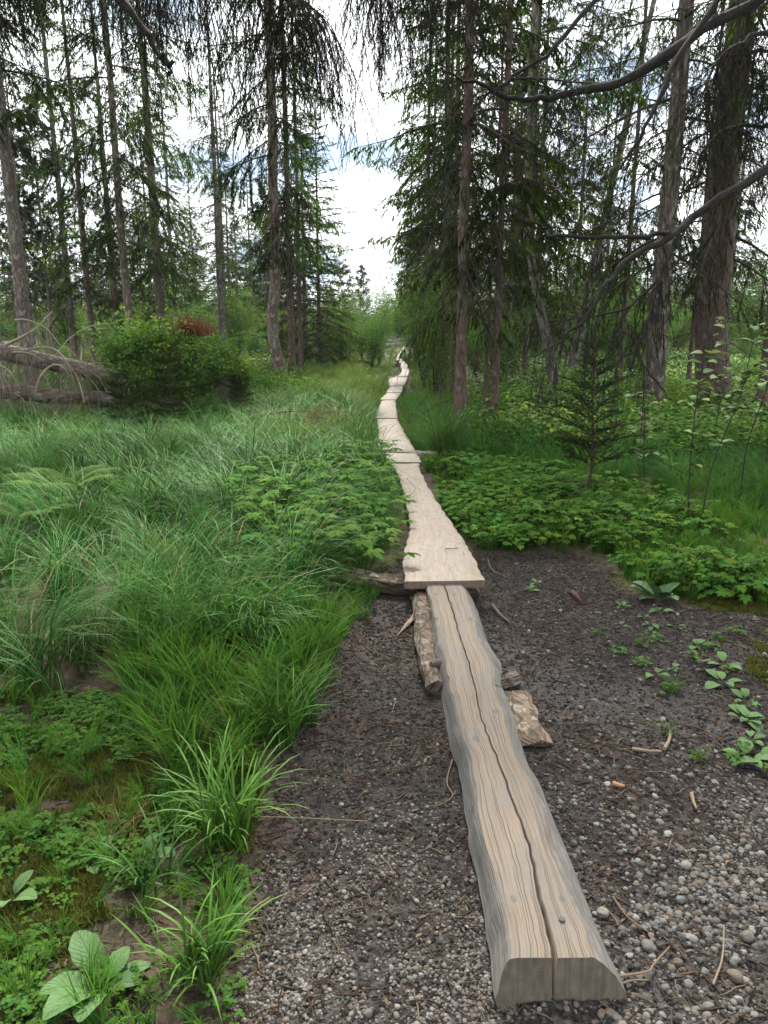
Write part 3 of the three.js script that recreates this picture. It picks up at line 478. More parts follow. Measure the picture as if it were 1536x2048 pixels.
// pine: bare trunk and clumps of long needles at the ends of crooked limbs
function pineCrown(seed, H, base, n) {
  const R = rng(seed), wood = new MB(), green = new MB(), dead = new MB(); let az = 0;
  for (let k = 0; k < n; k++) {
    const t = (k + R()) / n, y = lerp(base, H, t); az += 2.4 + R() * 0.7; const L = (0.7 + R() * 1.2) * (1.1 - t * 0.7), pts = [[0, y, 0]]; let d = nrm([Math.sin(az), 0.25 + R() * 0.3, Math.cos(az)]), p = pts[0];
    for (let s = 0; s < 5; s++) { d = nrm(add(rotY(d, (R() - 0.5) * 0.7), [0, 1, 0], (R() - 0.35) * 0.4)); p = add(p, d, L / 5); pts.push(p); }
    tube(wood, pts, pts.map((_, i) => lerp(0.016, 0.005, i / 5)), 4, BARKC);
    for (let s = 2; s <= 5; s++) for (let x = 0; x < 6; x++) {
      const b = pts[s], d2 = nrm([R() - 0.5, R() * 0.7 + 0.05, R() - 0.5]), e = add(b, d2, 0.1 + R() * 0.28); tube(wood, [b, e], [0.005, 0.003], 3, BARKC);
      const g = 0.75 + R() * 0.5; for (let i = 0; i < 20; i++) { const d3 = nrm(add(d2, [R() - 0.5, R() - 0.4, R() - 0.5], 1.7)); sprig(green, add(e, d2, -R() * 0.1), d3, 0.022, 0.1 + R() * 0.06, [0.11 * g, 0.21 * g, 0.06 * g], nrm(cross(d3, [R(), R(), R()]))); }
    }
  }
  for (let k = 0; k < 10; k++) deadBranch(dead, [0, 1 + R() * (base - 0.5), 0], [Math.sin(az += 2.2), 0, Math.cos(az)], 0.5 + R() * 0.7, R, DEADC, 0.009, 2);
  return { wood: wood.geo(), green: green.geo(), dead: dead.geo() };
}
V.pineA = pineCrown(21, 12, 4, 34); V.pineB = pineCrown(22, 8, 1.8, 30);
// a leafy bush or young broadleaf
function bushCrown(seed, H, Rad, stems, leaves, ls, c) {
  const R = rng(seed), wood = new MB(), green = new MB(), tips = [];
  for (let k = 0; k < stems; k++) { const az = R() * 6.28, l = H * (0.5 + R() * 0.5), out = Rad * R(), e = [Math.sin(az) * out, l, Math.cos(az) * out], mid = [e[0] * 0.35 + (R() - 0.5) * 0.1, l * 0.5, e[2] * 0.35 + (R() - 0.5) * 0.1], pts = curve([[(R() - 0.5) * 0.08, -0.05, (R() - 0.5) * 0.08], mid, e], 8); tube(wood, pts, pts.map((_, i) => lerp(0.004 + H * 0.003, 0.002, i / 8)), 3, BARKC); tips.push(pts); }
  for (let k = 0; k < leaves; k++) {
    const pts = tips[Math.floor(R() * tips.length)], i = 2 + Math.floor(Math.pow(R(), 0.7) * 6.99), sc = Rad * 0.6, g = 0.65 + R() * 0.7, cc = mix3(c, [c[0] * 1.7, c[1] * 1.35, c[2]], R() < 0.3 ? R() : 0);
    const p = add(pts[Math.min(i, 8)], [R() - 0.5, (R() - 0.5) * 0.8, R() - 0.5], sc);
    leaf(green, p, nrm([R() - 0.5, R() * 0.5 - 0.1, R() - 0.5]), ls * (0.7 + R() * 0.6), ls * (0.45 + R() * 0.25), [cc[0] * g, cc[1] * g, cc[2] * g], { seg: 2, fold: 0.25, droop: 0.5, roll: (R() - 0.5) * 1.2 });
  }
  return { wood: wood.geo(), green: green.geo() };
}
V.bushA = bushCrown(31, 1.9, 0.9, 20, 2600, 0.075, [0.075, 0.165, 0.024]);
V.bushB = bushCrown(32, 3.2, 1.0, 18, 3000, 0.08, [0.085, 0.175, 0.026]);
V.berry = bushCrown(33, 0.62, 0.5, 30, 1500, 0.055, [0.075, 0.175, 0.024]);
V.berryY = bushCrown(34, 0.6, 0.48, 30, 1500, 0.055, [0.12, 0.21, 0.026]);

// tree: trunk of its own, crown shared between trees of a kind
function tree(name, label, pos, o, group) {
  const R = rng(Math.round(pos[0] * 1000 + pos[2] * 77) + 5), t = thing(name, label, 'tree', [pos[0], -0.06, pos[2]], 0, group);
  const m = new MB(), H = o.H, n = o.seg ?? 14, pts = [], rad = [];
  for (let k = 0; k <= n; k++) { const f = k / n, y = H * Math.pow(f, 1.35); const b = o.bend ? o.bend(y) : [0, 0]; const w = 0.012 * H / 16; pts.push([b[0] + (vn(y * 0.7, pos[0] * 3 + 1) - 0.5) * w * 4 * Math.min(1, y), y, b[1] + (vn(y * 0.7, pos[2] * 3 + 9) - 0.5) * w * 4 * Math.min(1, y)]); rad.push(o.r * (Math.pow(1 - f * 0.93, 0.8)) * (1 + 0.55 * Math.exp(-y / 0.22))); }
  tube(m, pts, rad, o.sides ?? 10, o.tint ?? [1, 1, 1], { wob: 0.07, freq: 1.5, seed: pos[0] * 5, ureps: Math.max(1, Math.round(o.r * 6.28 / 0.45)) });
  m.mesh('trunk', o.bark ?? M.barkGrey, t);
  const v = V[o.crown], s = o.H / o.vH, c = new THREE.Group(); c.name = 'crown'; c.rotation.y = o.turn ?? R() * 6.28; c.scale.set(s * (o.wide ?? 1), s, s * (o.wide ?? 1)); if (o.lean) { c.rotation.order = 'XYZ'; c.rotation.z = o.lean[0]; c.rotation.x = o.lean[1]; }
  t.add(c);
  joined('branches', v.wood, M.wood, c); joined('needles', v.green, M.needle, c); if (v.dead) joined('dead_twigs', v.dead, M.wood, c);
  return t;
}
const VH = { farA: 17, farB: 17, tallA: 17, tallB: 17, tallC: 17, slim: 12, hang: 17, young: 6, youngB: 6, pineA: 12, pineB: 8 };
const mk = (name, label, px, dist, wpx, H, crown, o = {}, group) => { const p = G(px, dist), r = wpx / FPX * dist / 2; return tree(name, label, p, { H, r, crown, vH: VH[crown], ...o }, group); };
const vlean = (kx, kz = 0) => (y) => [kx * y, kz * y];
// left of the path
mk('spruce_tree', 'thick pale grey spruce trunk beside the fallen log, with lichen patches low down', -14, 13, 38, 19, 'tallC', { bark: M.barkGrey, sides: 14, tint: [1.08, 1.06, 1.04] });
mk('spruce_tree', 'straight pale grey spruce trunk rising behind the dead fallen branches', 68, 15, 30, 19, 'tallC', { bark: M.barkGrey, sides: 14, tint: [1.08, 1.04, 1] });
mk('spruce_tree', 'slender grey spruce behind the heap of dead branches', 152, 26, 15, 17, 'tallB', {});
mk('spruce_tree', 'dark thin spruce trunk between the fallen log and the leafy mound', 192, 21, 15, 13, 'slim', { bark: M.barkRed, tint: [0.92, 0.92, 0.92] });
mk('spruce_tree', 'tall spruce with a bare brown trunk right behind the leafy mound', 268, 19, 18, 18, 'tallA', { tint: [1.1, 1, 0.95] });
mk('spruce_tree', 'spruce with drooping sparse branches standing behind the red tuft', 328, 22, 17, 17, 'tallB', { tint: [1, 0.9, 0.85] });
mk('spruce_tree', 'slim spruce whose pointed top shows whole against the sky', 455, 31, 11, 11.2, 'slim', {});
mk('spruce_tree', 'spruce with a curved lower trunk at the edge of the grass', 570, 18.6, 25, 18, 'tallA', { bark: M.barkGrey, tint: [1.1, 1, 0.95], sides: 14, seg: 22, wide: 0.85, bend: (y) => [-0.3 * Math.sin(clamp(y / 2.6, 0, 1) * Math.PI / 1) * 0.5 + 0.02 * y * 0 - 0.12 * smooth(0, 2, y), 0] });
mk('spruce_tree', 'darker spruce standing close behind the curved trunk', 585, 21, 15, 16, 'slim', { bark: M.barkRed, tint: [0.92, 0.92, 0.92], wide: 0.8 });
mk('spruce_tree', 'thin straight spruce two trunks behind the curved one', 603, 23, 10, 14, 'slim', { bark: M.barkRed, tint: [0.92, 0.92, 0.92], wide: 0.8 });
mk('spruce_tree', 'bushy spruce with low green branches beside the grassy clearing', 640, 27, 10, 8.2, 'young', { bark: M.barkRed });
mk('spruce_tree', 'bushy spruce behind the curved trunk, branched down to the ground', 612, 31, 10, 9, 'young', {});
// right of the path
mk('spruce_tree', 'thin green mossy spruce where the boardwalk bends', 852, 23, 10, 15, 'slim', { bark: M.barkMoss });
mk('spruce_tree', 'mossy green spruce trunk behind the red brown one', 884, 15.6, 15, 16, 'slim', { bark: M.barkMoss, wide: 0.9 });
mk('spruce_tree', 'slim mossy spruce close beside another mossy trunk', 903, 17, 13, 15, 'slim', { bark: M.barkMoss });
mk('spruce_tree', 'straight red brown spruce trunk standing alone beside the boardwalk', 918, 10.4, 24, 17, 'hang', { bark: M.barkRed, sides: 16, wide: 0.72, turn: 1.1 });
mk('spruce_tree', 'dark slender spruce trunk second to the right of the boardwalk', 987, 10.6, 17, 14, 'slim', { bark: M.barkRed, tint: [0.92, 0.92, 0.92], wide: 0.9, bend: vlean(0.004) });
mk('spruce_tree', 'very thin dark spruce stem next to the slender dark trunk', 966, 11, 9, 9, 'slim', { bark: M.barkRed, tint: [0.92, 0.92, 0.92], bend: vlean(0.02) });
mk('spruce_tree', 'spruce with a crooked trunk leaning towards the boardwalk', 1112, 14, 22, 16, 'hang', { bark: M.barkGrey, bend: (y) => [-0.68 * smooth(0, 3.4, y), 0], wide: 0.8 });
mk('spruce_tree', 'spruce with a trunk leaning away from the boardwalk', 1135, 20, 20, 15, 'tallC', { bark: M.barkGrey, bend: vlean(0.17), lean: [-0.17, 0] });
mk('spruce_tree', 'old spruce with a shaggy trunk hung with dead twigs', 1302, 12, 40, 19, 'hang', { bark: M.barkGrey, sides: 16, tint: [1, 0.95, 0.9], turn: 2.2 });
mk('spruce_tree', 'thickest spruce trunk, brown and furrowed, behind the leafy shoots', 1424, 12.6, 66, 22, 'hang', { bark: M.barkRed, sides: 18, tint: [0.92, 0.92, 0.92], turn: 4, bend: (y) => [-0.2 * smooth(0, 2.2, y), 0] });
mk('spruce_tree', 'dark thin spruce to the side of the thickest trunk', 1515, 11, 22, 16, 'tallC', { bark: M.barkRed, tint: [0.92, 0.92, 0.92] });
mk('spruce_tree', 'slim spruce between the shaggy trunk and the leaning one', 1236, 17, 12, 14, 'tallB', { bark: M.barkMoss });
mk('spruce_tree', 'thin spruce stem between the two big shaded trunks', 1372, 15, 10, 12, 'slim', { bark: M.barkRed, tint: [0.92, 0.92, 0.92] });
mk('spruce_tree', 'slim spruce behind the crooked leaning trunk', 1048, 19, 13, 16, 'tallB', { bark: M.barkMoss });
const shrub0 = [];
// woods behind, both sides of the clearing; the sky gap above the path stays open
{
  const R = rng(77); let made = 0, tries = 0; const at = [];
  while (made < 84 && tries++ < 4000) {
    const d = 24 + Math.pow(R(), 1.3) * 60, px = -260 + R() * 2060, k = R(), p = G(px, d); let H, crown, wp, bark = M.barkGrey, rad = 1.6;
    const mid = Math.abs(px - 735);
    if (k < 0.58) { crown = d > 30 ? (R() < 0.5 ? 'farA' : 'farB') : ['tallA', 'tallB', 'tallC', 'slim'][Math.floor(R() * 4)]; H = 11 + R() * 7; wp = 0.16 + R() * 0.12; } else if (k < 0.88) { crown = R() < 0.5 ? 'young' : 'youngB'; H = 3 + R() * 3.5; wp = 0.07 + R() * 0.05; rad = 1.2; } else { crown = R() < 0.5 ? 'pineA' : 'pineB'; H = 5 + R() * 6; wp = 0.12; bark = M.barkRed; rad = 1.2; }
    const half = rad / d * FPX, topPy = 1024 - FPX * Math.tan(PITCH + Math.atan((H - EYE) / d));
    if (px > 1440 || px < 60 ? R() < 0.35 : false) continue;
    if (px + half > 645 && px - half < 775 && topPy < 515) continue;
    if (px > 690 && px < 850 && d < 60) continue;
    if (at.some(([x, z, r]) => Math.hypot(x - p[0], z - p[2]) < r + rad * 0.5)) continue;
    at.push([p[0], p[2], rad * 0.5]); made++;
    const lab = crown.startsWith('pine') ? ['pine_tree', 'small pine with tufted crown in the woods beyond'] : crown.startsWith('young') ? ['young_spruce', 'young spruce branched to the ground in the woods beyond'] : ['spruce_tree', 'spruce in the woods beyond, with a narrow bare trunk'];
    tree(lab[0], lab[1], p, { H, r: wp / 2 * (1 + R() * 0.3), crown, vH: VH[crown], bark, sides: 7, seg: 8 }, lab[0] === 'pine_tree' ? 'pines in the background' : lab[0] === 'young_spruce' ? 'young spruces in the background' : 'spruces in the background');
  }
  // low trees that close the far end of the clearing
  for (let k = 0; k < 16; k++) { const px = 640 + k * 15 + R() * 10, d = 66 + R() * 30, cr = R() < 0.6 ? 'youngB' : 'pineB', H = 4.2 + R() * 3.2; const pine = cr === 'pineB'; tree(pine ? 'pine_tree' : 'young_spruce', pine ? 'small bog pine closing the far end of the clearing' : 'yellowish young spruce closing the far end of the clearing', G(px, d), { H, r: 0.05, crown: cr, vH: VH[cr], sides: 6, seg: 6 }, pine ? 'bog pines at the far end of the clearing' : 'young spruces at the far end of the clearing'); }
}
// low young trees along the left side of the far path
{
  const R = rng(88);
  for (const [px, d, H, cr] of [[668, 34, 2.6, 'youngB'], [690, 40, 3, 'youngB'], [706, 46, 3.4, 'youngB'], [722, 50, 3.2, 'young'], [738, 56, 3.8, 'youngB'], [655, 42, 3.6, 'young'], [752, 60, 4.2, 'youngB'], [700, 34, 1.8, 'youngB'], [768, 62, 4.4, 'young'], [838, 52, 4.6, 'youngB'], [850, 46, 4, 'young'], [826, 60, 4.8, 'youngB']]) tree('young_spruce', 'low yellowish young spruce growing beside the far boardwalk', G(px, d), { H, r: 0.035, crown: cr, vH: 6, sides: 6, seg: 6, wide: 1.15 }, 'low young spruces beside the far boardwalk');
  for (let k = 0; k < 10; k++) shrub0.push([650 + R() * 110, 27 + R() * 26, 0.5 + R() * 0.4]);
}
// the far woods as one mass
{
  const R = rng(99), a = [], b = [];
  for (let k = 0; k < 420; k++) { const px = -400 + R() * 2340, d = 80 + R() * 90; if (px > 730 && px < 830 && d < 100) continue; const p = G(px, d), H = px > 590 && px < 820 ? 4 + R() * 3 : 7 + R() * 7; (R() < 0.6 ? a : b).push(mat4([p[0], -0.1, p[2]], 0, R() * 6.28, 0, H / 6 * 1.2, H / 6, H / 6 * 1.2)); }
  stuff('far_woods', V.young.green, M.needle, a, null, 'dense far woods closing the view behind the clearing', 'woods');
  stuff('far_woods', V.youngB.green, M.needle, b, null, 'paler far woods closing the view behind the clearing', 'woods');
}
// shrubs under the trees
function shrub(name, label, v, p, s, group, turn) { const t = thing(name, label, 'shrub', p, turn, group); t.scale.setScalar(s); joined('stems', V[v].wood, M.wood, t); joined('leaves', V[v].green, M.leaf, t); return t; }
{
  const R = rng(123);
  for (const [px, d, s, v] of [[868, 15, 0.75, 'bushB'], [850, 19, 0.9, 'bushB'], [858, 25, 1, 'bushA'], [838, 29, 1, 'bushA'], [905, 19, 0.9, 'bushB'], [842, 35, 1.1, 'bushA'], [862, 31, 1.1, 'bushB']]) shrub('leafy_bush', 'light green broadleaf bush at the right side of the far boardwalk', v, G(px, d), s, 'leafy bushes beside the far boardwalk', R() * 6);
  for (const [px, d, sc] of shrub0) shrub('leafy_bush', 'low yellow green bush at the left side of the far boardwalk', 'bushA', G(px, d), sc, 'low bushes left of the far boardwalk', R() * 6);
  for (let k = 0; k < 34; k++) { const left = k < 12, px = left ? 130 + R() * 590 : 940 + R() * 640, d = left ? 24 + R() * 26 : 15 + R() * 28; if (px > 660 && px < 760 && d < 36) continue; shrub('undergrowth_bush', left ? 'green bush in the understorey behind the clearing' : 'green bush in the understorey between the shaded trunks', R() < 0.5 ? 'bushA' : 'bushB', G(px, d), 0.6 + R() * 0.5, left ? 'understorey bushes left of the clearing' : 'understorey bushes among the shaded trunks', R() * 6); }
}
{
  const R = rng(140), a = [], b = [], ca = [], cb = [];
  for (let k = 0; k < 420; k++) { const d = 30 + R() * 75, px = -250 + R() * 2050; if (px > 740 && px < 860 && d < 50) continue; const p = G(px, d), s = 0.6 + R() * 0.7, q = R(), c = q < 0.25 ? [1.25, 0.85, 0.7] : q < 0.6 ? [1.2, 1.1, 0.9] : [0.85, 0.9, 0.9]; (R() < 0.5 ? a : b).push(mat4([p[0], -0.1, p[2]], 0, R() * 6, 0, s * 1.5, s, s * 1.5)); (a.length > ca.length ? ca : cb).push(c); }
  stuff('thicket', V.bushA.green, M.leaf, a, ca, 'low thicket of mixed bushes in the far understorey', 'thicket'); stuff('thicket', V.bushB.green, M.leaf, b, cb, 'taller thicket of mixed bushes in the far understorey', 'thicket');
}
// trees behind and beside the viewer that shade the trodden spot
for (const [x, z, H, c] of [[4.6, 1.2, 17, 'tallA'], [-5.6, -1.2, 15, 'tallB'], [6.5, -3, 18, 'hang'], [-7.5, -6, 17, 'tallA'], [-2.3, 1.0, 15, 'tallB'], [2.3, 1.4, 16, 'tallB'], [0.6, 2.9, 17, 'tallA'], [-4.2, -2.6, 16, 'tallA'], [5.2, -1.6, 17, 'tallB'], [-0.9, 1.9, 15, 'tallC']]) tree('spruce_tree', 'spruce standing behind or beside the viewer, outside the picture', [x, 0, z], { H, r: 0.15, crown: c, vH: VH[c], sides: 9 }, 'spruces around the viewer');
//--PART4
// ---------------------------------------------------------------- limbs that reach into view from two trees just outside the frame
function spray(wood, green, p, L, R, c, sideAmt = 0.5) {   // a hanging needled strand with side twigs
  const n = 6, pts = [p]; let q = p, d = nrm([(R() - 0.5) * 1.5, -0.4 - R() * 0.4, (R() - 0.5) * 1.5]);
  for (let k = 0; k < n; k++) { q = add(q, d, L / n); pts.push(q); d = nrm(add(d, [(R() - 0.5) * 0.3, -0.45, (R() - 0.5) * 0.3])); }
  tube(wood, pts, pts.map((_, k) => lerp(0.0035, 0.0014, k / n)), 3, [0.045, 0.035, 0.03]);
  for (let k = 0; k < n; k++) {
    needles(green, pts[k], pts[k + 1], 190, 0.018, c, R, 0.25, 0.003);
    for (let x = 0; x < 2; x++) if (R() < sideAmt) { const d2 = nrm([(R() - 0.5) * 1.3, -0.8 - R() * 0.5, (R() - 0.5) * 1.3]), a = add(pts[k], sub(pts[k + 1], pts[k]), R()), l = L * (0.12 + R() * 0.22), e = add(a, d2, l); tube(wood, [a, e], [0.002, 0.001], 3, [0.045, 0.035, 0.03]); needles(green, a, e, 190, 0.018, c, R, 0.2, 0.003); }
  }
}
const ww0 = (l) => l.w[0] * 3.7 + l.pts.length;
function limbTree(name, label, gx, gd, r, limbs, sprays, seed, bark) {
  const R = rng(seed), base = G(gx, gd), t = thing(name, label, 'tree', [base[0], -0.06, base[2]]), off = [base[0], -0.06, base[2]];
  const tr = new MB(), pts = [], rad = []; for (let k = 0; k <= 12; k++) { const y = 18 * Math.pow(k / 12, 1.3); pts.push([(vn(y, seed) - 0.5) * 0.1, y, (vn(y, seed + 5) - 0.5) * 0.1]); rad.push(r * Math.pow(1 - k / 12.8, 0.8) * (1 + 0.5 * Math.exp(-y / 0.25))); }
  tube(tr, pts, rad, 14, [0.8, 0.8, 0.8], { wob: 0.08, ureps: 3 }); tr.mesh('trunk', bark, t);
  const cr = new THREE.Group(); cr.name = 'crown'; cr.rotation.y = seed; t.add(cr); cr.position.y = 1.2; cr.scale.setScalar(1.15); joined('branches', V.tallA.wood, M.wood, cr); joined('needles', V.tallA.green, M.needle, cr);
  for (const l of limbs) {
    const m = new MB(), w = l.pts.map(([x, y, d]) => sub(D(x, y, d), off)), n = l.pts.length * 4, cv = curve(w, n).map((p, k) => add(p, [vn(k * 0.8, ww0(l)) - 0.5, vn(k * 0.8, ww0(l) + 9) - 0.5, vn(k * 0.8, ww0(l) + 19) - 0.5], k ? 0.04 : 0)), ws = l.w;
    tube(m, cv, cv.map((_, k) => { const f = k / n * (ws.length - 1), i = Math.min(ws.length - 2, Math.floor(f)); return lerp(ws[i], ws[i + 1], f - i) / FPX * l.pts[0][2] / 2 * 0.86; }), 8, l.c ?? [0.22, 0.25, 0.28], { wob: 0.28, freq: 16, seed: ws[0] });
    for (let k = 0; k < (l.twigs ?? 0); k++) { const i = 1 + Math.floor(R() * (n - 1)), d = nrm(sub(cv[i], cv[i - 1])); deadBranch(m, cv[i], add(rotY(d, (R() < 0.5 ? -1 : 1) * (0.4 + R())), [0, 1, 0], -0.25 - R() * 0.6), (l.tl ?? 0.5) * (0.4 + R()), R, [0.3, 0.3, 0.32], 0.004, 2, 0.9); }
    const lm = m.mesh('limb', M.barkRed, t);
    if (l.sprays) { const wd = new MB(), g = new MB(); for (let k = 0; k < l.sprays; k++) { const f = lerp(l.s0 ?? 0, l.s1 ?? 1, R()), i = Math.min(n, Math.round(f * n)); spray(wd, g, add(cv[i], [(R() - 0.5) * 0.06, 0, (R() - 0.5) * 0.3]), (l.sl ?? 0.5) * (0.45 + R() * 0.8), R, [0.07 * (0.8 + R() * 0.5), 0.14 * (0.8 + R() * 0.5), 0.045], 0.6); } joined('twigs', wd.geo(), M.wood, lm); joined('needles', g.geo(), M.needle, lm); }
  }
  return t;
}
limbTree('spruce_tree', 'big spruce beside the trail whose dark bare limbs reach over it', 1735, 5.9, 0.24, [
  { pts: [[1735, -90, 6.1], [1540, -14, 5.9], [1400, 62, 5.8], [1240, 165, 5.7], [1130, 190, 5.6], [1050, 200, 5.6], [980, 178, 5.6], [882, 143, 5.6]], w: [34, 27, 24, 19, 15, 12, 9, 4], twigs: 26, tl: 0.6, sprays: 34, s0: 0.2, s1: 0.62, sl: 0.5 },
  { pts: [[1260, -90, 5.7], [1190, 0, 5.6], [1090, 115, 5.5], [1012, 163, 5.5], [985, 205, 5.5]], w: [13, 11, 9, 7, 3], twigs: 8 },
  { pts: [[1480, -80, 5.4], [1430, 5, 5.3], [1340, 150, 5.2], [1290, 258, 5.2], [1238, 338, 5.2]], w: [15, 14, 12, 9, 5], twigs: 10 },
  { pts: [[1735, 200, 6.1], [1560, 318, 5.6], [1430, 400, 5.4], [1340, 470, 5.3], [1262, 520, 5.2], [1210, 572, 5.1], [1165, 640, 5.1], [1110, 692, 5.1], [1042, 718, 5.0]], w: [30, 22, 18, 14, 11, 9, 6, 4, 2], twigs: 20, tl: 0.5, sprays: 22, s0: 0.15, s1: 0.45, sl: 0.55 },
  { pts: [[1340, 466, 5.3], [1300, 474, 5.25], [1200, 476, 5.2], [1095, 475, 5.2]], w: [11, 10, 9, 6], twigs: 3, tl: 0.3 },
  { pts: [[1352, 478, 5.3], [1325, 540, 5.25], [1262, 613, 5.2], [1180, 632, 5.2], [1090, 650, 5.2]], w: [9, 7, 6, 4, 2], twigs: 8, tl: 0.4 },
  { pts: [[1330, 530, 5.2], [1302, 600, 5.15], [1290, 668, 5.1], [1262, 703, 5.1], [1228, 732, 5.1]], w: [9, 8, 7, 6, 3], twigs: 9, tl: 0.45 },
  { pts: [[1262, 612, 5.2], [1232, 660, 5.2], [1222, 730, 5.2]], w: [6, 5, 2], twigs: 5, tl: 0.3 },
  { pts: [[1185, 600, 5.1], [1174, 650, 5.1], [1176, 700, 5.1], [1202, 745, 5.1]], w: [6, 5, 4, 2], twigs: 5, tl: 0.3 },
  { pts: [[1260, 700, 5.1], [1300, 745, 5.1], [1345, 800, 5.1]], w: [5, 4, 2], twigs: 3, tl: 0.3 },
  { pts: [[1735, -300, 6.1], [1540, -190, 5.6], [1250, -110, 5.2], [1010, -90, 5.0], [830, -60, 4.9], [700, -40, 4.8]], w: [34, 28, 22, 16, 10, 5], sprays: 120, s0: 0.66, s1: 1, sl: 0.66 },
  { pts: [[1735, 60, 6.1], [1600, 60, 5.9], [1500, 75, 5.6], [1440, 120, 5.5], [1395, 200, 5.4]], w: [16, 13, 10, 7, 3], sprays: 70, s0: 0.3, s1: 1, sl: 0.6 },
  { pts: [[1735, 280, 6.1], [1640, 260, 5.9], [1540, 250, 5.8], [1450, 262, 5.7], [1400, 300, 5.6]], w: [16, 13, 10, 7, 3], sprays: 60, s0: 0.3, s1: 1, sl: 0.45 },
], null, 41, M.barkRed);
limbTree('spruce_tree', 'spruce on the grass side whose needled limbs droop from overhead', -330, 3.9, 0.2, [
  { pts: [[-330, -260, 4.3], [0, -180, 4.2], [170, -70, 4.1], [240, 2, 4.0], [285, 65, 4.0], [318, 105, 4.0], [343, 130, 4.0]], w: [30, 24, 20, 17, 14, 11, 10] },
  { pts: [[316, 104, 4.0], [333, 132, 4.0], [345, 130, 4.0], [334, 152, 4.0]], w: [9, 9, 8, 5] },
  { pts: [[-330, -60, 4.3], [-100, -60, 4.2], [-10, 10, 4.1], [8, 48, 4.1], [20, 98, 4.1]], w: [20, 16, 12, 10, 3] },
  { pts: [[-330, -280, 4.3], [0, -150, 4.4], [200, -105, 4.5], [420, -70, 4.6], [560, -30, 4.7], [648, 30, 4.8]], w: [26, 22, 18, 13, 9, 4], sprays: 190, s0: 0.42, s1: 1, sl: 0.85 },
  { pts: [[-330, -200, 4.3], [-100, -110, 4.6], [60, -70, 4.8], [190, -50, 5.0], [330, -40, 5.2]], w: [22, 18, 14, 9, 4], sprays: 90, s0: 0.3, s1: 1, sl: 0.6 },
], null, 58, M.barkGrey);

// ---------------------------------------------------------------- fallen tree, root mound and its shrubs
{
  const R = rng(301), t = thing('fallen_tree', 'fallen grey spruce log with a broken end and a tangle of dead branches', 'fallen tree', [D(120, 760, 12.3)[0], 0, D(120, 760, 12.3)[2]]), o = [D(120, 760, 12.3)[0], 0, D(120, 760, 12.3)[2]];
  const m = new MB(), cv = curve([[-260, 655, 11.6], [-60, 692, 12], [60, 715, 12.2], [160, 738, 12.3], [252, 758, 12.4]].map(([x, y, d]) => sub(D(x, y, d), o)), 20); tube(m, cv, cv.map((_, k) => lerp(0.15, 0.115, k / 20)), 14, [1.0, 0.92, 0.86], { wob: 0.12, freq: 5, cap: 1, capCol: [2.6, 2.1, 1.6] }); m.mesh('log', M.barkGrey, t);
  const m3 = new MB(), cv2 = curve([[-200, 772, 11.9], [0, 782, 12], [120, 792, 12.1], [236, 797, 12.3]].map(([x, y, d]) => sub(D(x, y, d), o)), 14); tube(m3, cv2, cv2.map((_, k) => lerp(0.15, 0.1, k / 14)), 12, [0.8, 0.7, 0.62], { wob: 0.12, freq: 5, cap: 1 }); m3.mesh('lower_stem', M.barkGrey, t);
  const DC = [0.24, 0.2, 0.155];
  for (const [pts, w] of [[[[12, 690], [53, 669], [76, 653], [105, 622]], 7], [[[46, 702], [81, 695], [112, 700], [134, 725], [155, 757], [165, 788], [176, 841]], 5], [[[70, 792], [81, 753], [102, 732], [123, 732], [137, 750], [139, 785]], 6], [[[14, 706], [56, 706], [84, 718]], 5], [[[-10, 776], [14, 773], [19, 806], [35, 841]], 5], [[[162, 722], [164, 690], [166, 676]], 4], [[[30, 640], [55, 640], [90, 655], [120, 690]], 4], [[[-20, 720], [20, 745], [44, 790], [50, 840]], 5]]) { const b = new MB(), c = curve(pts.map(([x, y]) => sub(D(x, y, 11.8 + R() * 0.3), o)), 16); tube(b, c, c.map((_, k) => lerp(w, w * 0.4, k / 16) / FPX * 6), 5, DC, { wob: 0.1 }); for (let k = 0; k < 9; k++) { const i = 2 + Math.floor(R() * 14); deadBranch(b, c[i], [(R() - 0.5) * 1.2, -0.3 - R() * 0.7, (R() - 0.5) * 1.2], 0.3 + R() * 0.4, R, DC, 0.005, 2, 1.2); } b.mesh('dead_branch', M.wood, t); }
  for (let k = 0; k < 80; k++) { const b = new MB(), i = Math.floor(R() * 18), g = 0.6 + R() * 0.7, src = R() < 0.75 ? cv[i] : cv2[Math.min(13, i)]; deadBranch(b, src, [(R() - 0.5) * 1.3, 0.45 - R() * 0.7, 0.5 - R() * 1.2 + 0.3], 0.6 + R() * 0.75, R, [DC[0] * g, DC[1] * g, DC[2] * g], 0.011, 3, 1.3); b.mesh('dead_branch', M.wood, t); }
}
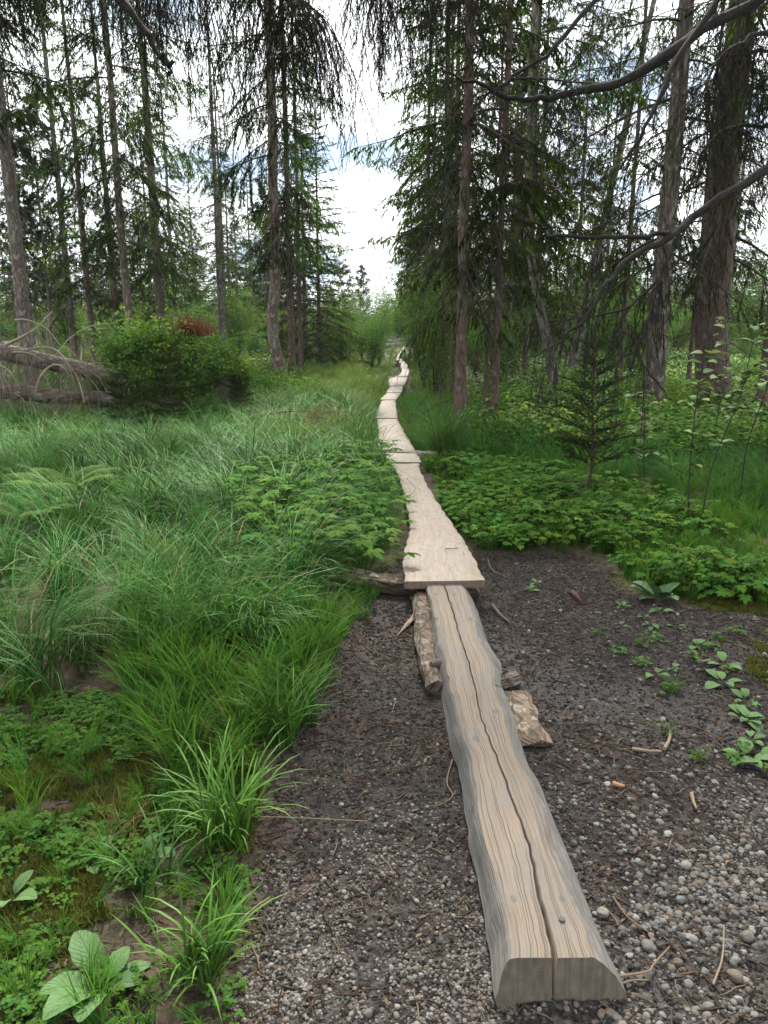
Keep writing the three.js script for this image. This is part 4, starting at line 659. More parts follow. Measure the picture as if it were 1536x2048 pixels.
{
  const c = G(352, 13.2), R = rng(310), g = new THREE.IcosahedronGeometry(1, 24), p = g.attributes.position, col = [];
  for (let k = 0; k < p.count; k++) { const v = [p.getX(k), p.getY(k), p.getZ(k)], n = 0.85 + 0.35 * fbm(v[0] * 2.2 + 9, v[1] * 2.2, v[2] * 2.2 + 5, 3); p.setXYZ(k, v[0] * 1.25 * n, Math.max(-0.1, v[1]) * 1.2 * n, v[2] * 0.85 * n); const q = 0.6 + 0.8 * vn(v[0] * 12, v[1] * 12, v[2] * 12 + 3); col.push(0.05 * q, 0.04 * q, 0.026 * q); }
  g.setAttribute('color', new THREE.Float32BufferAttribute(col, 3)); g.computeVertexNormals();
  const t = thing('root_mound', 'earth mound of an uprooted stump under leafy bilberry', 'mound', [c[0], -0.06, c[2]]); part('earth', g, M.soil, t);
  for (let k = 0; k < 74; k++) {
    const az = -2.2 + R() * 4.4, el = Math.pow(R(), 0.8) * 1.35, x = Math.sin(az) * Math.cos(el), z = Math.cos(az) * Math.cos(el), y = Math.sin(el), yy = R();
    shrub('bilberry_shrub', yy > 0.5 ? 'yellow green bilberry shrub growing on the earth mound' : 'deep green bilberry shrub growing on the earth mound', yy > 0.5 ? 'berryY' : 'berry', [c[0] + x * (1.05 + R() * 0.3), y * (1 + R() * 0.2) - 0.26, c[2] + z * (0.75 + R() * 0.2)], 0.6 + R() * R() * 0.95, yy > 0.5 ? 'yellow green bilberry on the mound' : 'deep green bilberry on the mound', R() * 6);
  }
  const h = new MB(); for (let k = 0; k < 520; k++) { const q = 0.6 + R() * 0.8; const hx = (R() + R() - 1) * 0.42; blade(h, [hx, -0.1, (R() - 0.5) * 0.4], R() * 6.28, (0.2 + R() * 0.26) * (1 - hx * hx * 3.6), 0.008, R() * 0.4, 0.5 + R() * 1.1, R() < 0.75 ? [0.16 * q, 0.042 * q, 0.032 * q] : [0.2 * q, 0.12 * q, 0.05 * q], 3); }
  const tuft = h.mesh(numbered('heather_tuft'), M.leaf, scene), tp = D(382, 660, 12.8); tuft.position.set(...tp); tag(tuft, 'rusty red dead tuft crowning the leafy mound', 'plant');
}
// ---------------------------------------------------------------- spruce saplings with needles
function sapling(label, p, H, seed, c, spread, bare, nw = 0.0055, woodc = [0.06, 0.045, 0.03]) {
  const R = rng(seed), t = thing('spruce_sapling', label, 'sapling', [p[0], -0.04, p[2]]), st = new MB(), w = new MB(), g = new MB(), pts = curve([[0, 0, 0], [0.02, H * 0.35, 0.01], [-0.01, H * 0.7, 0], [0.005, H, 0]], 14);
  tube(st, pts, pts.map((_, k) => lerp(0.006 + H * 0.007, 0.003, k / 14)), 7, woodc); needles(g, pts[11], pts[14], 200, 0.016, c, R);
  const tiers = Math.round(H / 0.17);
  for (let k = 0; k < tiers; k++) { const f = bare + (1 - bare) * k / tiers, y = H * f, nb = 4 + Math.floor(R() * 3), a0 = R() * 6; for (let b = 0; b < nb; b++) {
    const az = a0 + b / nb * 6.28 + (R() - 0.5) * 0.5, L = spread * (0.15 + 0.85 * Math.pow(1 - f, 0.7)) * (0.55 + R() * 0.6), q = [pts[Math.round(f * 14)][0], y + (R() - 0.5) * 0.05, 0]; let d = nrm([Math.sin(az), 0.5 + f * 0.5, Math.cos(az)]), e = q; const n = 5, ps = [q];
    for (let s = 0; s < n; s++) { e = add(e, d, L / n); ps.push(e); d = nrm(add(d, [0, -1, 0], 0.12)); }
    tube(w, ps, ps.map((_, i) => lerp(0.0045, 0.0015, i / n)), 3, woodc);
    for (let s = 0; s < n; s++) { const cc = s > 2 ? [c[0] * 1.35, c[1] * 1.25, c[2]] : c; if (s > 0) needles(g, ps[s], ps[s + 1], 300, 0.022, cc, R, 0, nw); if (s > 0) for (const sg of [-1, 1]) { const d2 = nrm(add(rotY(nrm(sub(ps[s + 1], ps[s])), sg * (0.7 + R() * 0.25)), [0, 1, 0], 0.05 - R() * 0.15)), l = L * (0.42 * (1 - s / n) + 0.12), e2 = add(ps[s], d2, l), k2 = 0.8 + R() * 0.5; tube(w, [ps[s], e2], [0.002, 0.001], 3, woodc); needles(g, ps[s], e2, 300, 0.022, [cc[0] * k2, cc[1] * k2, cc[2] * k2], R, 0, nw); } }
  } }
  for (let k = 0; k < 9; k++) deadBranch(w, [0, H * (0.08 + R() * bare), 0], [Math.sin(k * 2.4), 0.05, Math.cos(k * 2.4)], 0.25 + R() * 0.25, R, [0.13, 0.1, 0.075], 0.004, 1);
  st.mesh('stem', M.wood, t); joined('branches', w.geo(), M.wood, t); joined('needles', g.geo(), M.needle, t); return t;
}
sapling('thin spruce sapling with bare lower stem beside the muddy spot', G(1172, 6.5), 1.5, 401, [0.17, 0.31, 0.11], 0.62, 0.28);
sapling('bright green spruce sapling in front of the leafy mound', G(345, 11.3), 1.3, 402, [0.17, 0.3, 0.07], 0.85, 0.04, 0.011);
sapling('small spruce sapling between the dead branches and the mound', G(250, 11.2), 0.95, 403, [0.15, 0.28, 0.07], 0.7, 0.04, 0.011);
sapling('low spruce sapling in the grass right of the leafy mound', G(480, 12.6), 0.8, 404, [0.15, 0.28, 0.07], 0.5, 0.05, 0.011);
// dead brush heap
{
  const R = rng(420), c = P(655, 872), t = thing('brush_heap', 'low heap of rusty dead twigs in the grass beside the boardwalk', 'brush', [c[0], 0, c[2]]), o = [c[0], 0, c[2]];
  for (const pts of [[[512, 835], [550, 826], [610, 822], [655, 828]], [[605, 845], [640, 828], [672, 824], [688, 850]], [[560, 850], [600, 838], [660, 838]], [[700, 850], [694, 866], [700, 890]]]) { const b = new MB(), cv = curve(pts.map(([x, y]) => sub(D(x, y, 11.0), o)), 12); tube(b, cv, cv.map((_, k) => lerp(0.012, 0.005, k / 12)), 5, [0.14, 0.095, 0.065]); for (let k = 0; k < 4; k++) deadBranch(b, cv[2 + Math.floor(R() * 10)], [R() - 0.5, -0.4, R() - 0.5], 0.3, R, [0.15, 0.09, 0.06], 0.004, 1, 1); b.mesh('arched_branch', M.wood, t); }
  const b = new MB(); for (let k = 0; k < 34; k++) { const q = 0.6 + R() * 0.8; deadBranch(b, [(R() - 0.4) * 0.8, 0.05 + R() * 0.3, (R() - 0.5) * 0.4], [(R() - 0.5) * 2, R() * 0.6 - 0.2, R() - 0.5], 0.25 + R() * 0.4, R, [0.16 * q, 0.08 * q, 0.05 * q], 0.005, 2, 0.7); } const tw = b.mesh('twigs', M.wood, t); tw.userData.kind = 'stuff';
}
//--PART5
// ---------------------------------------------------------------- low plants, grass and herbs
const polyW = (px) => px.map(([x, y]) => { const p = P(x, y); return [p[0], p[2]]; });
function scatter(poly, n, seed, f) {
  const R = rng(seed), xs = poly.map((p) => p[0]), zs = poly.map((p) => p[1]), x0 = Math.min(...xs), x1 = Math.max(...xs), z0 = Math.min(...zs), z1 = Math.max(...zs); let k = 0, tries = 0;
  while (k < n && tries++ < n * 30) { const x = lerp(x0, x1, R()), z = lerp(z0, z1, R()); if (inPoly(poly, x, z)) { if (f(x, z, R) !== false) k++; } }
}
// where planks and the log lie, so that nothing grows through them
const WALK = PLANKS.map(([l, r, h]) => [...l, ...[...r].reverse()].map(([x, y]) => { const p = P(x, y, h); return [p[0], p[2]]; })).concat([[[842, 1164], [865, 1326], [897, 1472], [931, 1620], [983, 1915], [991, 1988], [1241, 1966], [1217, 1915], [1098, 1620], [1037, 1472], [1001, 1326], [932, 1164]].map(([x, y]) => { const p = P(x, y, 0.03); return [p[0], p[2]]; })]);
const onWalk = (x, z, grow = 0) => WALK.some((p) => (grow ? sdf(p, x, z) > -grow : inPoly(p, x, z)));
function sedgeTuft(seed, n, L, W, c, lean, spread = 0.06) { const R = rng(seed), m = new MB(), a0 = R() * 6.28; for (let k = 0; k < n; k++) { const q = 0.7 + R() * 0.6, y = R(); blade(m, [(R() - 0.5) * spread * 2, -0.03, (R() - 0.5) * spread * 2], lean ? a0 + (R() - 0.5) * 2.6 : R() * 6.28, L * (0.6 + R() * 0.6), W * (0.7 + R() * 0.6), 0.1 + R() * 0.35, lean * (0.7 + R() * 0.8) + 0.35 + R() * 0.8, R() < 0.05 ? [0.16 * q, 0.13 * q, 0.06 * q] : [c[0] * q * (0.85 + y * 0.4), c[1] * q, c[2] * q * (1.2 - y * 0.4)], 5, (R() - 0.5) * 1.2); } return m.geo(); }
const SED = [0.05, 0.15, 0.024], GRS = [0.068, 0.175, 0.018];
const sedge = [0, 1, 2, 3].map((k) => sedgeTuft(500 + k, 34, 0.62, 0.0052, SED, 1.1));
const grass = [0, 1, 2].map((k) => sedgeTuft(520 + k, 30, 0.36, 0.0075, GRS, 0.5, 0.05));
const fargrass = [0, 1].map((k) => sedgeTuft(540 + k, 30, 0.5, 0.011, [0.1, 0.19, 0.026], 0.6, 0.12));
// gather copies by prototype, then make the instanced meshes
class Field { constructor() { this.l = new Map(); } put(g, m, c) { if (!this.l.has(g)) this.l.set(g, [[], []]); const e = this.l.get(g); e[0].push(m); e[1].push(c); } done(name, mat, label, cat) { for (const [g, [m, c]] of this.l) stuff(name, g, mat, m, c, label, cat); } }
const tint = (R, a = 0.25) => { const k = 1 - a / 2 + R() * a, w = (R() - 0.5) * a; return [k * (1 + w), k, k * (1 - w)]; };
{
  const F = new Field(), F2 = new Field();
  const meadow = polyW([[-420, 860], [250, 838], [520, 800], [700, 806], [745, 850], [752, 930], [775, 985], [690, 1150], [640, 1240], [560, 1310], [420, 1345], [250, 1370], [60, 1400], [-300, 1420]]);
  scatter(meadow, 2700, 601, (x, z, R) => { if (mudness(x, z) > 0.3 || onWalk(x, z, 0.12)) return false; const flow = fbm(x * 0.7, z * 0.7, 0, 2) * 9, cl = fbm(x * 1.6 + 20, z * 1.6, 0, 3), s = (0.6 + R() * 0.5) * (0.45 + cl * 1.1), tn = tint(R, 0.4), b = 0.55 + 0.9 * fbm(x * 1.1 + 70, z * 1.1, 0, 3); (R() < 0.6 ? F : F2).put(sedge[Math.floor(R() * 4)], mat4([x, gh(x, z), z], (R() - 0.5) * 0.4, flow + R() * 1.4, (R() - 0.5) * 0.4, s), tn.map((v) => v * b)); });
  F.done('sedge_grass', M.gloss, 'long arching sedge grass filling the wet meadow', 'grass'); F2.done('sedge_grass', M.leaf, 'softer pale sedge blades mixed into the wet meadow', 'grass');
}
{
  const F = new Field();   // grass along the far boardwalk and under the trees
  const R = rng(611);
  for (let k = 0; k < 5200; k++) { const d = 9.5 + Math.pow(R(), 1.7) * 42, px = R() < 0.6 ? 440 + R() * 470 : -200 + R() * 1950, p = G(px, d); if (onWalk(p[0], p[2], 0.1)) continue; const s = (0.55 + R() * 0.6) * (px > 720 && px < 860 ? 0.7 : 1); F.put(fargrass[Math.floor(R() * 2)], mat4([p[0], -0.08, p[2]], 0, R() * 6.28, 0, s, s * (0.7 + R() * 0.4), s), tint(R, 0.4)); }
  const right = polyW([[800, 800], [850, 925], [900, 935], [1250, 990], [1700, 1080], [1900, 900], [1000, 850]]);
  scatter(right, 1500, 612, (x, z, R) => { if (onWalk(x, z, 0.1)) return false; const s = 0.6 + R() * 0.6; F.put(R() < 0.5 ? sedge[Math.floor(R() * 4)] : grass[Math.floor(R() * 3)], mat4([x, gh(x, z) - 0.02, z], 0, R() * 6.28, 0, s), tint(R, 0.4)); });
  F.done('meadow_grass', M.leaf, 'grass growing along the boardwalk and under the trees', 'grass');
}
{
  const F = new Field();   // broad green grass at the edge of the trodden soil
  const edge = polyW([[250, 1330], [640, 1240], [670, 1300], [640, 1390], [600, 1440], [560, 1500], [520, 1560], [330, 1600], [280, 1450]]);
  scatter(edge, 190, 621, (x, z, R) => { if (mudness(x, z) > 0.6) return false; const s = 0.45 + R() * 0.55; F.put(grass[Math.floor(R() * 3)], mat4([x, gh(x, z), z], 0, R() * 6.28, 0, s), tint(R, 0.3)); });
  const low = polyW([[-200, 1420], [400, 1420], [520, 1600], [480, 1800], [470, 2150], [-200, 2150]]);
  scatter(low, 170, 622, (x, z, R) => { const s = 0.22 + R() * 0.25; F.put(grass[Math.floor(R() * 3)], mat4([x, gh(x, z), z], 0, R() * 6.28, 0, s), tint(R, 0.4)); });
  const rgt = polyW([[1150, 1060], [1280, 1190], [1420, 1215], [1700, 1220], [1900, 1080], [1500, 1000]]);
  scatter(rgt, 480, 623, (x, z, R) => { const s = 0.3 + R() * 0.45; F.put(grass[Math.floor(R() * 3)], mat4([x, gh(x, z), z], 0, R() * 6.28, 0, s), tint(R, 0.35)); });
  const strip = polyW([[560, 1330], [700, 1190], [760, 1190], [680, 1300], [600, 1470]]);
  scatter(strip, 60, 624, (x, z, R) => { const s = 0.2 + R() * 0.3; F.put(grass[Math.floor(R() * 3)], mat4([x, gh(x, z), z], 0, R() * 6.28, 0, s), tint(R, 0.4)); });
  scatter(polyW([[845, 935], [1120, 955], [1560, 1140], [1600, 1220], [1300, 1190], [1215, 1130], [960, 1108]]), 420, 625, (x, z, R) => { if (onWalk(x, z, 0.06) || mudness(x, z) > 0.5) return false; const s = 0.3 + R() * 0.5; F.put(grass[Math.floor(R() * 3)], mat4([x, gh(x, z), z], 0, R() * 6.28, 0, s), tint(R, 0.4)); });
  scatter(polyW([[480, 1000], [790, 940], [805, 1080], [700, 1190], [560, 1190]]), 90, 626, (x, z, R) => { if (onWalk(x, z, 0.15)) return false; F.put(sedge[Math.floor(R() * 4)], mat4([x, gh(x, z), z], 0, R() * 6.28, 0, 0.6 + R() * 0.4), tint(R, 0.4)); });
  F.done('edge_grass', M.leaf, 'short broad-bladed grass at the rim of the trodden soil', 'grass');
}
// single grass tufts that stand out
function grassTuft(label, px, py, s, seed, c, L = 0.4, W = 0.009, n = 60, dry = 0) { const R = rng(seed), m = new MB(); for (let k = 0; k < n; k++) { const q = 0.7 + R() * 0.6, cc = R() < dry ? [0.22 * q, 0.16 * q, 0.06 * q] : [c[0] * q, c[1] * q, c[2] * q]; blade(m, [(R() - 0.5) * 0.13, -0.02, (R() - 0.5) * 0.13], R() * 6.28, L * (0.5 + R() * 0.6), W * (0.7 + R() * 0.5), 0.05 + R() * 0.4, 0.5 + R() * 1.5, cc, 6, (R() - 0.5) * 0.8); } const p = P(px, py), o = m.mesh(numbered('grass_tuft'), seed % 2 ? M.gloss : M.leaf, scene); o.position.set(p[0], gh(p[0], p[2]), p[2]); o.scale.setScalar(s); return tag(o, label, 'grass tuft'); }
grassTuft('thick arching grass tuft overhanging the gravelly soil', 455, 1680, 0.95, 701, [0.07, 0.165, 0.02], 0.42, 0.009, 110);
grassTuft('grass tuft behind the thick arching tuft, at the rim of the mud', 560, 1480, 0.9, 703, [0.07, 0.165, 0.02], 0.4, 0.008, 100);
grassTuft('broad-bladed grass tuft near the big plantain', 400, 1960, 0.8, 705, [0.07, 0.16, 0.022], 0.36, 0.011, 70);
grassTuft('narrow grass tuft among sorrel leaves below the arching tuft', 310, 1775, 0.75, 707, [0.045, 0.115, 0.022], 0.34, 0.011, 34);
grassTuft('straw yellow dried grass tuft on the mossy litter', 240, 1690, 0.8, 708, [0.12, 0.13, 0.03], 0.26, 0.004, 60, 0.6);
grassTuft('drooping grass tuft on the mud rim below the sedge', 610, 1440, 0.8, 709, [0.05, 0.125, 0.024], 0.4, 0.008, 60);
grassTuft('sprawling grass tuft below the lone red brown trunk', 890, 925, 1.5, 710, [0.075, 0.15, 0.03], 0.62, 0.012, 120);
grassTuft('small grass tuft on mud in front of the sleeper', 728, 1240, 0.45, 711, [0.07, 0.15, 0.025], 0.3, 0.008, 40);
grassTuft('small grass tuft between plantains on the gravelly mud', 1345, 1385, 0.42, 712, [0.08, 0.15, 0.03], 0.3, 0.008, 50);
grassTuft('thin grass tuft above the forked pale twig', 1335, 1465, 0.4, 713, [0.08, 0.14, 0.03], 0.28, 0.007, 40);
// leafy herbs with divided leaves
function herbPlant(seed, n, H, LL, c) { const R = rng(seed), m = new MB(); for (let k = 0; k < n; k++) { const az = R() * 6.28, h = H * (0.55 + R() * 0.6), o = H * (0.25 + R() * 0.75), e = [Math.sin(az) * o, h, Math.cos(az) * o], g = 0.7 + R() * 0.55, cc = [c[0] * g * (0.9 + R() * 0.3), c[1] * g, c[2] * g]; tube(m, [[0, -0.02, 0], [e[0] * 0.4, h * 0.65, e[2] * 0.4], e], [0.0022, 0.0018, 0.0012], 3, [0.05, 0.08, 0.02]); for (let x = -2; x <= 2; x++) { const a = az + x * 0.75, d = nrm([Math.sin(a), 0.1, Math.cos(a)]), l = LL * (1.05 - Math.abs(x) * 0.14) * (0.8 + R() * 0.4), b = add(e, [Math.sin(az), 0, Math.cos(az)], -Math.abs(x) * LL * 0.16); leaf(m, b, d, l, l * 0.55, cc, { seg: 5, fold: 0.18, droop: 0.7, prof: (t) => (Math.pow(Math.sin(Math.PI * Math.min(1, t * 0.95 + 0.04)), 0.8)) * (0.78 + 0.22 * Math.cos(t * 31)) }); } } return m.geo(); }
const HC = [0.08, 0.18, 0.026], herbs = [0, 1, 2].map((k) => herbPlant(800 + k, 9, 0.3, 0.06, HC)), lowherbs = [0, 1, 2].map((k) => herbPlant(810 + k, 7, 0.12, 0.034, [0.085, 0.19, 0.024]));
{
  const F = new Field();
  scatter(polyW([[520, 1010], [640, 965], [790, 960], [808, 1010], [808, 1095], [765, 1130], [720, 1185], [610, 1180], [540, 1120], [480, 1060]]), 150, 821, (x, z, R) => { if (onWalk(x, z, 0.22)) return false; F.put(herbs[Math.floor(R() * 3)], mat4([x, gh(x, z), z], (R() - 0.5) * 0.2, R() * 6.28, (R() - 0.5) * 0.2, 0.75 + R() * 0.5), tint(R, 0.3)); });
  scatter(polyW([[730, 900], [775, 910], [812, 1010], [815, 1100], [770, 1130], [700, 1000]]), 60, 822, (x, z, R) => { if (onWalk(x, z, 0.1)) return false; F.put(herbs[Math.floor(R() * 3)], mat4([x, gh(x, z), z], 0, R() * 6.28, 0, 0.45 + R() * 0.3), tint(R, 0.3)); });
  F.done('leafy_herbs', M.leaf, 'dense bed of toothed herb leaves beside the first plank', 'herbs');
  const F2 = new Field();
  scatter(polyW([[845, 940], [960, 930], [1120, 960], [1300, 1030], [1560, 1150], [1560, 1220], [1300, 1180], [1215, 1130], [1130, 1106], [960, 1112], [905, 1060]]), 1500, 823, (x, z, R) => { if (onWalk(x, z, 0.06) || mudness(x, z) > 0.5 || fbm(x * 1.6, z * 1.6 + 8, 0, 3) < 0.3 + R() * 0.25) return false; const s = 0.5 + R() * 0.8; F2.put(lowherbs[Math.floor(R() * 3)], mat4([x, gh(x, z), z], (R() - 0.5) * 0.7, R() * 6.28, (R() - 0.5) * 0.7, s * (0.6 + fbm(x * 2.5 + 3, z * 2.5, 0, 2))), tint(R, 0.5)); });
  F2.done('ground_herbs', M.leaf, 'low carpet of small toothed leaves right of the first plank', 'herbs');
}
// wood sorrel and moss
{
  const R0 = rng(830), mkS = () => { const m = new MB(); for (let k = 0; k < 13; k++) { const a = R0() * 6.28, o = R0() * 0.06, h = 0.02 + R0() * 0.04, e = [Math.sin(a) * o, h, Math.cos(a) * o], g = 0.7 + R0() * 0.6; for (let x = 0; x < 3; x++) { const b = a + x * 2.094; leaf(m, e, nrm([Math.sin(b), 0.15, Math.cos(b)]), 0.018 * (0.8 + R0() * 0.5), 0.017, [0.075 * g, 0.165 * g, 0.028 * g], { seg: 2, fold: 0.3, droop: 0.7 }); } } return m.geo(); }, sor = [mkS(), mkS(), mkS()], F = new Field();
  const low = polyW([[-250, 1400], [300, 1400], [520, 1560], [500, 1720], [480, 1800], [490, 2200], [-250, 2200]]);
  scatter(low, 1050, 831, (x, z, R) => { if (fbm(x * 3.4 + 50, z * 3.4, 0, 4) < 0.3 + R() * 0.32 || mudness(x, z) > 0.5) return false; F.put(sor[Math.floor(R() * 3)], mat4([x, gh(x, z) - 0.005, z], 0, R() * 6.28, 0, 0.4 + R() * 0.5), tint(R, 0.35)); });
  scatter(polyW([[1180, 1250], [1420, 1270], [1700, 1250], [1900, 1600], [1480, 1620]]), 22, 832, (x, z, R) => { F.put(sor[Math.floor(R() * 3)], mat4([x, gh(x, z) - 0.005, z], 0, R() * 6.28, 0, 0.6 + R() * 0.5), tint(R, 0.35)); });
  F.done('wood_sorrel', M.leaf, 'small clover-like sorrel leaves on the mossy litter', 'herbs');
  const mm = new MB(); for (let k = 0; k < 26; k++) { const a = R0() * 6.28, g = 0.6 + R0() * 0.8; blade(mm, [Math.sin(a) * R0() * 0.02, -0.003, Math.cos(a) * R0() * 0.02], R0() * 6.28, 0.014 + R0() * 0.014, 0.0035, R0() * 0.9, R0(), [0.11 * g, 0.125 * g, 0.022 * g], 2); }
  const F2 = new Field(), mg = mm.geo();
  scatter(low, 3200, 833, (x, z, R) => { if (fbm(x * 3.1 + 60, z * 3.1, 0, 4) < 0.47 || mudness(x, z) > 0.4) return false; F2.put(mg, mat4([x, gh(x, z), z], 0, R() * 6.28, 0, 0.7 + R() * 0.8), tint(R, 0.4)); });
  scatter(polyW([[1360, 1190], [1500, 1190], [1750, 1180], [1750, 1420], [1560, 1400], [1420, 1260]]), 900, 834, (x, z, R) => { if (fbm(x * 3.1 + 60, z * 3.1, 0, 4) < 0.42) return false; F2.put(mg, mat4([x, gh(x, z), z], 0, R() * 6.28, 0, 0.7 + R() * 0.8), tint(R, 0.4)); });
  F2.done('moss', M.leaf, 'yellow green moss on the litter', 'moss');
}
// rosettes of broad leaves
function rosette(name, label, px, py, n, L, seed, c, up = 0.45, group) { const R = rng(seed), p = P(px, py), t = thing(name, label, 'plant', [p[0], gh(p[0], p[2]), p[2]], 0, group); for (let k = 0; k < n; k++) { const m = new MB(), a = k * 2.4 + R() * 0.7, e = up * (0.5 + R()), d = nrm([Math.sin(a), e, Math.cos(a)]), g = 0.8 + R() * 0.4, l = L * (0.65 + R() * 0.55), st = add([0, -0.005, 0], d, l * 0.35); tube(m, [[0, -0.01, 0], st], [0.0028, 0.002], 4, [0.09, 0.13, 0.05]); leaf(m, st, d, l, l * (0.5 + R() * 0.15), [c[0] * g, c[1] * g, c[2] * g], { seg: 8, fold: 0.22, droop: 0.6 + R() * 0.6, prof: (x) => Math.pow(Math.sin(Math.PI * (0.03 + 0.95 * Math.pow(x, 0.9))), 0.75) * (1 + 0.05 * Math.sin(x * 22)) }); m.mesh('leaf', M.glossLeaf, t); } return t; }
const PC = [0.1, 0.195, 0.06], PD = [0.08, 0.165, 0.05];
rosette('plantain', 'largest broad-leaved plantain, on the litter beside the broad-bladed tuft', 205, 2000, 8, 0.125, 901, PD, 0.7);
rosette('plantain', 'plantain with upright oval leaves beside the dried grass tuft', 178, 1735, 4, 0.075, 902, PC, 0.6);
rosette('plantain', 'plantain with a folded leaf just above the largest plantain', 20, 1815, 4, 0.08, 903, PC, 0.9);
rosette('plantain', 'plantain with long leaves next to the narrow grass tuft', 283, 1725, 5, 0.08, 904, PD, 0.6);
rosette('dock_plant', 'tall leafy dock clump at the far rim of the mud', 1318, 1203, 14, 0.13, 905, [0.11, 0.2, 0.08], 1.0);
[[1318, 1228, 5, 0.07], [1298, 1250, 5, 0.06], [1350, 1252, 4, 0.06], [1395, 1290, 7, 0.075], [1420, 1300, 5, 0.06], [1310, 1278, 6, 0.055], [1445, 1365, 5, 0.1], [1448, 1330, 4, 0.08], [1310, 1350, 3, 0.07], [1345, 1340, 4, 0.06], [1490, 1405, 6, 0.07], [1485, 1440, 6, 0.1], [1500, 1485, 4, 0.06], [1490, 1520, 5, 0.11], [1525, 1530, 4, 0.12], [1500, 1445, 5, 0.07], [1300, 1262, 5, 0.05], [1270, 1325, 4, 0.045], [1245, 1215, 5, 0.05], [1290, 1235, 4, 0.05], [1060, 1185, 5, 0.05], [1075, 1168, 5, 0.05], [1190, 1225, 4, 0.045], [1240, 1250, 4, 0.05]].forEach(([x, y, n, L], k) => rosette('plantain_seedling', 'small broad-leaved rosette on the muddy side of the trail', x, y, n, L * 0.8, 920 + k, PC, 0.55, 'small rosettes scattered on the mud'));
// ferns
function fern(label, px, py, n, L, seed, h = 0) { const R = rng(seed), p = P(px, py), t = thing('fern', label, 'fern', [p[0], gh(p[0], p[2]) + h, p[2]]); for (let k = 0; k < n; k++) { const m = new MB(), az = k / n * 6.28 + R() * 0.8; let q = [0, 0, 0], d = nrm([Math.sin(az) * 0.5, 1, Math.cos(az) * 0.5]); const ps = [q]; for (let s = 0; s < 16; s++) { q = add(q, d, L / 16); ps.push(q); d = nrm(add(d, [Math.sin(az) * 0.6, -0.75, Math.cos(az) * 0.6], 0.1)); } tube(m, ps, ps.map((_, i) => lerp(0.003, 0.001, i / 16)), 3, [0.1, 0.14, 0.03]); for (let s = 3; s < 16; s++) for (const sg of [-1, 1]) { const dd = nrm(sub(ps[s + 1], ps[s])), sd = side(dd), pl = L * 0.24 * Math.sin(Math.PI * Math.pow((s - 1) / 16, 0.7)), g = 0.8 + R() * 0.4; for (let y = 0; y < 2; y++) leaf(m, add(ps[s], dd, y * L / 32), nrm(add([sd[0] * sg, sd[1] * sg, sd[2] * sg], dd, 0.4)), pl, pl * 0.22, [0.11 * g, 0.19 * g, 0.035 * g], { seg: 4, fold: 0.1, droop: 0.35, prof: (x) => (1.02 - x) * (0.75 + 0.25 * Math.cos(x * 26)) * Math.min(1, x * 8 + 0.4) }); } m.mesh('frond', M.leaf, t); } }
fern('bright fern in the sedge in front of the dead branches', 88, 905, 6, 0.6, 951, 0.1);
fern('light green fern rising out of the sedge meadow', 135, 1040, 7, 0.62, 952, 0.08);
fern('fern half hidden in sedge at the rim of the meadow', 60, 1085, 6, 0.5, 953, 0.06);
// broadleaf shoots with oval leaves at the right
function shoot(label, px, dist, H, seed, c, leanx = 0, nl = 26) { const R = rng(seed), p = G(px, dist), t = thing('broadleaf_shoot', label, 'shrub', [p[0], gh(p[0], p[2]) - 0.02, p[2]]); const st = new MB(), lf = [], cv = curve([[0, 0, 0], [leanx * 0.3 + (R() - 0.5) * 0.08, H * 0.35, 0], [leanx * 0.7 + (R() - 0.5) * 0.1, H * 0.7, 0.04], [leanx, H, 0.06]], 18); tube(st, cv, cv.map((_, k) => lerp(0.007, 0.0022, k / 18)), 5, [0.05, 0.04, 0.034]); const tw = []; for (let k = 0; k < 7; k++) { const i = 6 + Math.floor(R() * 11), a = R() * 6.28, l = H * (0.14 + R() * 0.18), e = add(cv[i], nrm([Math.sin(a), 0.5, Math.cos(a)]), l); tube(st, [cv[i], e], [0.003, 0.0015], 3, [0.05, 0.04, 0.034]); tw.push([cv[i], e]); } st.mesh('stem', M.wood, t); for (let k = 0; k < nl * 1.4; k++) { let b; if (R() < 0.6) { const [a, e] = tw[Math.floor(R() * 7)]; b = add(a, sub(e, a), 0.3 + R() * 0.7); } else b = cv[7 + Math.floor(R() * 11.9)]; const a = R() * 6.28, m = new MB(), g = 0.75 + R() * 0.5, l = 0.07 + R() * 0.055, y = R() < 0.25 ? 1.5 : 1; leaf(m, add(b, [Math.sin(a), 0.2, Math.cos(a)], 0.012), nrm([Math.sin(a), 0.25 + R() * 0.4, Math.cos(a)]), l, l * 0.62, [c[0] * g * y, c[1] * g, c[2] * g], { seg: 5, fold: 0.2, droop: 0.6 + R() * 0.7, roll: (R() - 0.5) * 0.8 }); m.mesh('leaf', R() < 0.55 ? M.leaf : M.glossLeaf, t); } }
const LC = [0.09, 0.185, 0.036];
shoot('leafy shoot with oval leaves and a kinked stem, beside the sapling', 1374, 5.5, 1.35, 961, LC, -0.03, 34);
shoot('taller leafy shoot with a straight leaning stem next to the kinked one', 1398, 5.6, 1.5, 962, LC, 0.22, 40);
shoot('leafy shoot with light green leaves in front of the dark thin trunk', 1478, 6.4, 1.6, 963, [0.09, 0.17, 0.042], 0.12, 44);
shoot('low leafy shoot with drooping leaves between the sapling and the kinked shoot', 1290, 6.9, 0.95, 964, [0.085, 0.15, 0.045], -0.1, 28);
shoot('leafy shoot in front of the thickest trunk, with large oval leaves', 1432, 7.6, 1.6, 965, [0.085, 0.16, 0.045], -0.1, 46);
shoot('leafy shoot behind the light green one, in deep shade', 1530, 7.4, 1.5, 966, LC, -0.05, 40);
shoot('short leafy shoot at the rim of the tall grass', 1268, 7.6, 0.8, 967, LC, 0.06, 24);
